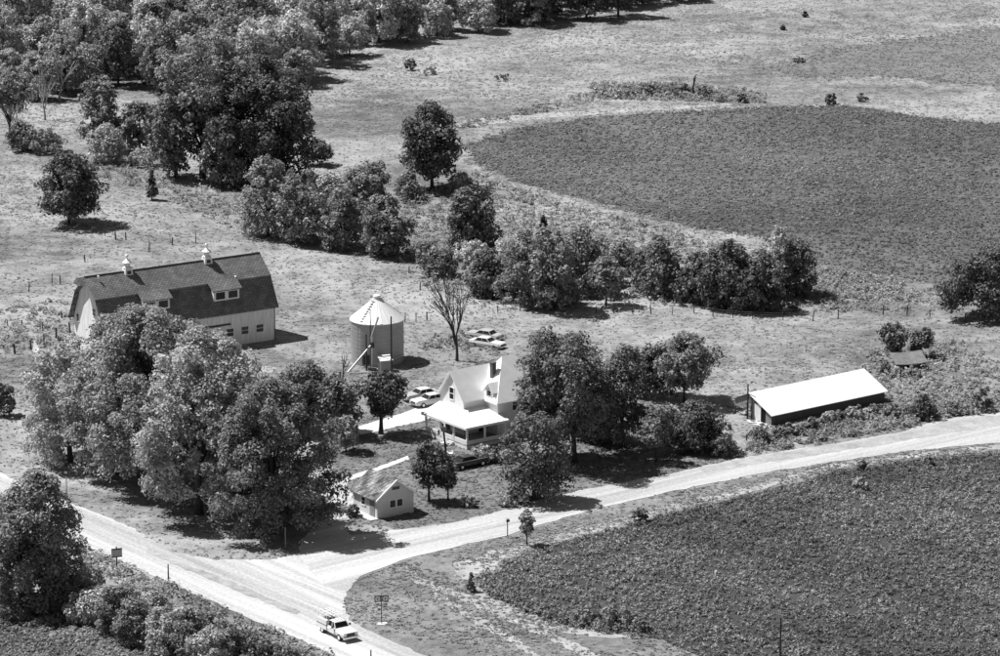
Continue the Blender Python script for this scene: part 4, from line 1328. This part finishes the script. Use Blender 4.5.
# ------------------------------------------------------------------ grass, weeds and crops
FOOT = []
for (o_, rz, x0, x1, y0, y1) in ((bo, brz, -BL, 0, 0, BW), (house.location, hrz, 0, 14, 0, 9.1), (gar.location, grz, 0, GW, 0, GD), (shed.location, srz, 0, SL, 0, SW),
                                 (bc, 0, -3.4, 3.4, -3.4, 3.4)):
    c_, s_ = math.cos(rz), math.sin(rz)
    FOOT.append([(o_[0] + c_ * a - s_ * b, o_[1] + s_ * a + c_ * b) for a, b in ((x0, y0), (x1, y0), (x1, y1), (x0, y1))])
W_ = [wpoly(p) for p in (P_ROADL, P_ROADR, P_APRON, P_DRIVE, P_WALK)]
FLD = [wpoly(p) for p in (P_UPPER, P_GREY, P_SOY, P_CROP, P_VERGE, P_LAWN)]
HARD = W_ + FOOT
ALL = [(-90, -30), (1090, -30), (1100, 440), (1100, 690), (-90, 690)]
rng = np.random.default_rng(3)
X, Y = scatter(ALL, 1.55, rng, HARD + FLD)
ln = lown(X, Y, .05) * .6 + lown(X, Y, .21, 2.) * .4
keep = rng.random(len(X)) < .62 + .5 * ln
X, Y, ln = X[keep], Y[keep], ln[keep]
sz = rng.uniform(.12, .42, len(X)) * (1 + .5 * np.clip(ln, -.5, 1))
tufts('pasture_grass', X, Y, sz, sz * .3, 4, .2, 'grass_blades', 'rough tufted pasture grass covering the open land', 'grass', 31, (.92 + .25 * lown(X, Y, .035, 1.0) + .15 * lown(X, Y, .11, 3.)) * rng.choice([.75, .9, 1.05, 1.2], len(X)), up=2.6, aspect=1.5)
X, Y = scatter(P_VERGE, 4.5, rng, W_ + [wpoly(P_SOY)])
k = rng.random(len(X)) < .5 + .6 * lown(X, Y, .3, 4.)
X, Y = X[k], Y[k]
sz = rng.uniform(.12, .4, len(X))
tufts('verge_grass', X, Y, sz, sz * .35, 6, .15, 'grass_blades', 'mown and tufted grass on the verge inside the junction', 'grass', 32, (.82 + .3 * lown(X, Y, .25, 1.)) * rng.choice([.7, .85, 1.05, 1.3], len(X)), up=2.4, aspect=1.6)
TR = [(398, 567, 462, 592), (462, 592, 560, 636), (432, 590, 520, 640), (470, 580, 545, 622), (545, 622, 650, 636), (515, 545, 660, 509), (660, 509, 832, 466), (832, 466, 1000, 447), (455, 566, 520, 546)]
EX, EY = [], []
for (x0, y0, x1, y1) in TR:
    a, b = G(x0, y0), G(x1, y1)
    n = int((b - a).length * 9)
    t = rng.random(n)
    EX.append(a.x + (b.x - a.x) * t + rng.normal(0, .9, n))
    EY.append(a.y + (b.y - a.y) * t + rng.normal(0, 1.3, n))
EX, EY = np.concatenate(EX), np.concatenate(EY)
for h in W_:
    k = ~in_poly(EX, EY, h)
    EX, EY = EX[k], EY[k]
tufts('track_grass', EX, EY, rng.uniform(.12, .38, len(EX)), .12, 6, .15, 'grass_blades', 'grass straggling over the field tracks', 'grass', 40, rng.uniform(.55, 1.1, len(EX)), up=2.2, aspect=1.5)
X, Y = scatter(P_LAWN, 2.5, rng, HARD)
tufts('lawn_grass', X, Y, rng.uniform(.1, .28, len(X)), .1, 7, .13, 'grass_blades', 'short darker lawn grass round the farmhouse', 'grass', 33, .62 + .15 * lown(X, Y, .3, 1.), up=2.6, aspect=1.5)
# tall weeds along the ditches and the hedgerow
WX_, WY_ = [], []
for pp, dn in (([(405, 190), (480, 172), (560, 205), (640, 222), (700, 240), (830, 268), (940, 292), (945, 310), (820, 314), (600, 302), (480, 306), (430, 290), (400, 262)], .55),
               ([(800, 268), (850, 272), (905, 284), (900, 300), (820, 300), (795, 290)], 1.4),
               ([(868, 352), (960, 340), (1010, 372), (1010, 402), (950, 410), (880, 398), (862, 372)], .8),
               ([(735, 452), (775, 434), (890, 412), (1010, 396), (1010, 410), (930, 424), (830, 440), (750, 456)], 1.5),
               ([(-20, 500), (0, 512), (62, 539), (186, 592), (300, 642), (330, 656), (300, 660), (180, 606), (60, 560), (-20, 530)], 1.2),
               ([(0, 310), (60, 300), (78, 320), (60, 345), (0, 355)], .5), ([(430, 130), (600, 90), (760, 100), (600, 100), (470, 128)], .6),
               ([(590, 84), (680, 84), (765, 92), (765, 104), (680, 101), (590, 99)], 1.1), ([(400, 350), (470, 330), (505, 335), (500, 356), (440, 350)], .8), ([(80, 160), (240, 186), (250, 240), (150, 190), (60, 170)], .4)):
    x, y = scatter(pp, dn, rng, HARD)
    WX_.append(x)
    WY_.append(y)
X, Y = np.concatenate(WX_), np.concatenate(WY_)
sz = rng.uniform(.3, .85, len(X))
tufts('tall_weeds', X, Y, sz, sz * rng.uniform(.8, 1.5, len(X)), 16, .3, 'weed_leaves', 'tall pale weeds along ditches and hedgerows', 'weeds', 34, 1.0 + .25 * lown(X, Y, .12, 3.))
x, y = scatter(P_GREY, 1.2, rng)
tufts('far_crop', x, y, rng.uniform(.15, .35, len(x)), .12, 5, .22, 'field_leaves', 'short grey crop in the far patch at top right', 'crop', 39, .95 + .2 * lown(x, y, .1), up=2.0)
EX, EY = [], []
for pl, wd in ((P_UPPER, 1.6), (P_GREY, 2.6)):
    w = wpoly(pl)
    for i in range(len(w)):
        a, b = Vector(w[i]), Vector(w[(i + 1) % len(w)])
        if min(a.x, b.x) > 150: continue
        n = int((b - a).length * 4)
        t = rng.random(n)
        EX.append(a.x + (b.x - a.x) * t + rng.normal(0, wd * .6, n))
        EY.append(a.y + (b.y - a.y) * t + rng.normal(0, wd, n))
EX, EY = np.concatenate(EX), np.concatenate(EY)
sz = rng.uniform(.2, .55, len(EX))
tufts('field_margin_weeds', EX, EY, sz, sz * .7, 8, .22, 'weed_leaves', 'ragged weeds along the margins of the upper fields', 'weeds', 41, rng.uniform(.55, 1.05, len(EX)), up=1.2)
# beans beside the lane: bushy plants closing over the soil
X, Y = scatter(P_SOY, 3.2, rng, W_)
sz = rng.uniform(.15, .48, len(X)) * (1 + .25 * lown(X, Y, .6, 1.))
tn = (.9 + .35 * lown(X, Y, .13, 5.) + .2 * lown(X, Y, .5, 2.)) * rng.choice([.7, .9, 1.1, 1.3], len(X))
tufts('bean_plants', X, Y, sz, sz * rng.uniform(.8, 1.5, len(X)), 13, .2, 'crop_leaves', 'bushy bean plants filling the field below the lane', 'crop', 35, tn, up=.45)
x, y = scatter([(474, 578), (488, 574), (520, 596), (570, 612), (640, 618), (655, 634), (600, 633), (545, 621), (505, 606), (484, 592)], 2.2, rng)
sz = rng.uniform(.4, .9, len(x))
tufts('field_edge_weeds', x, y, sz, sz * 1.2, 18, .28, 'leaf_mid', 'dark tall weeds at the lower corner of bean field', 'weeds', 38)
X, Y = scatter(P_CROP, 4.0, rng)
sz = rng.uniform(.2, .45, len(X))
tufts('corner_crop', X, Y, sz, sz, 10, .24, 'weed_leaves', 'pale leafy crop in the bottom left corner', 'crop', 36, .9 + .2 * lown(X, Y, .4))
X, Y = scatter(P_UPPER, 1.9, rng)
sz = rng.uniform(.16, .38, len(X))
tufts('upper_beans', X, Y, sz, sz * .8, 6, .26, 'field_leaves', 'low even crop in the dark field at upper right', 'crop', 37, (1.0 + .3 * lown(X, Y, .06, 2.) + .15 * lown(X, Y, .3)) * rng.choice([.6, .9, 1.1, 1.3], len(X)), up=1.1)
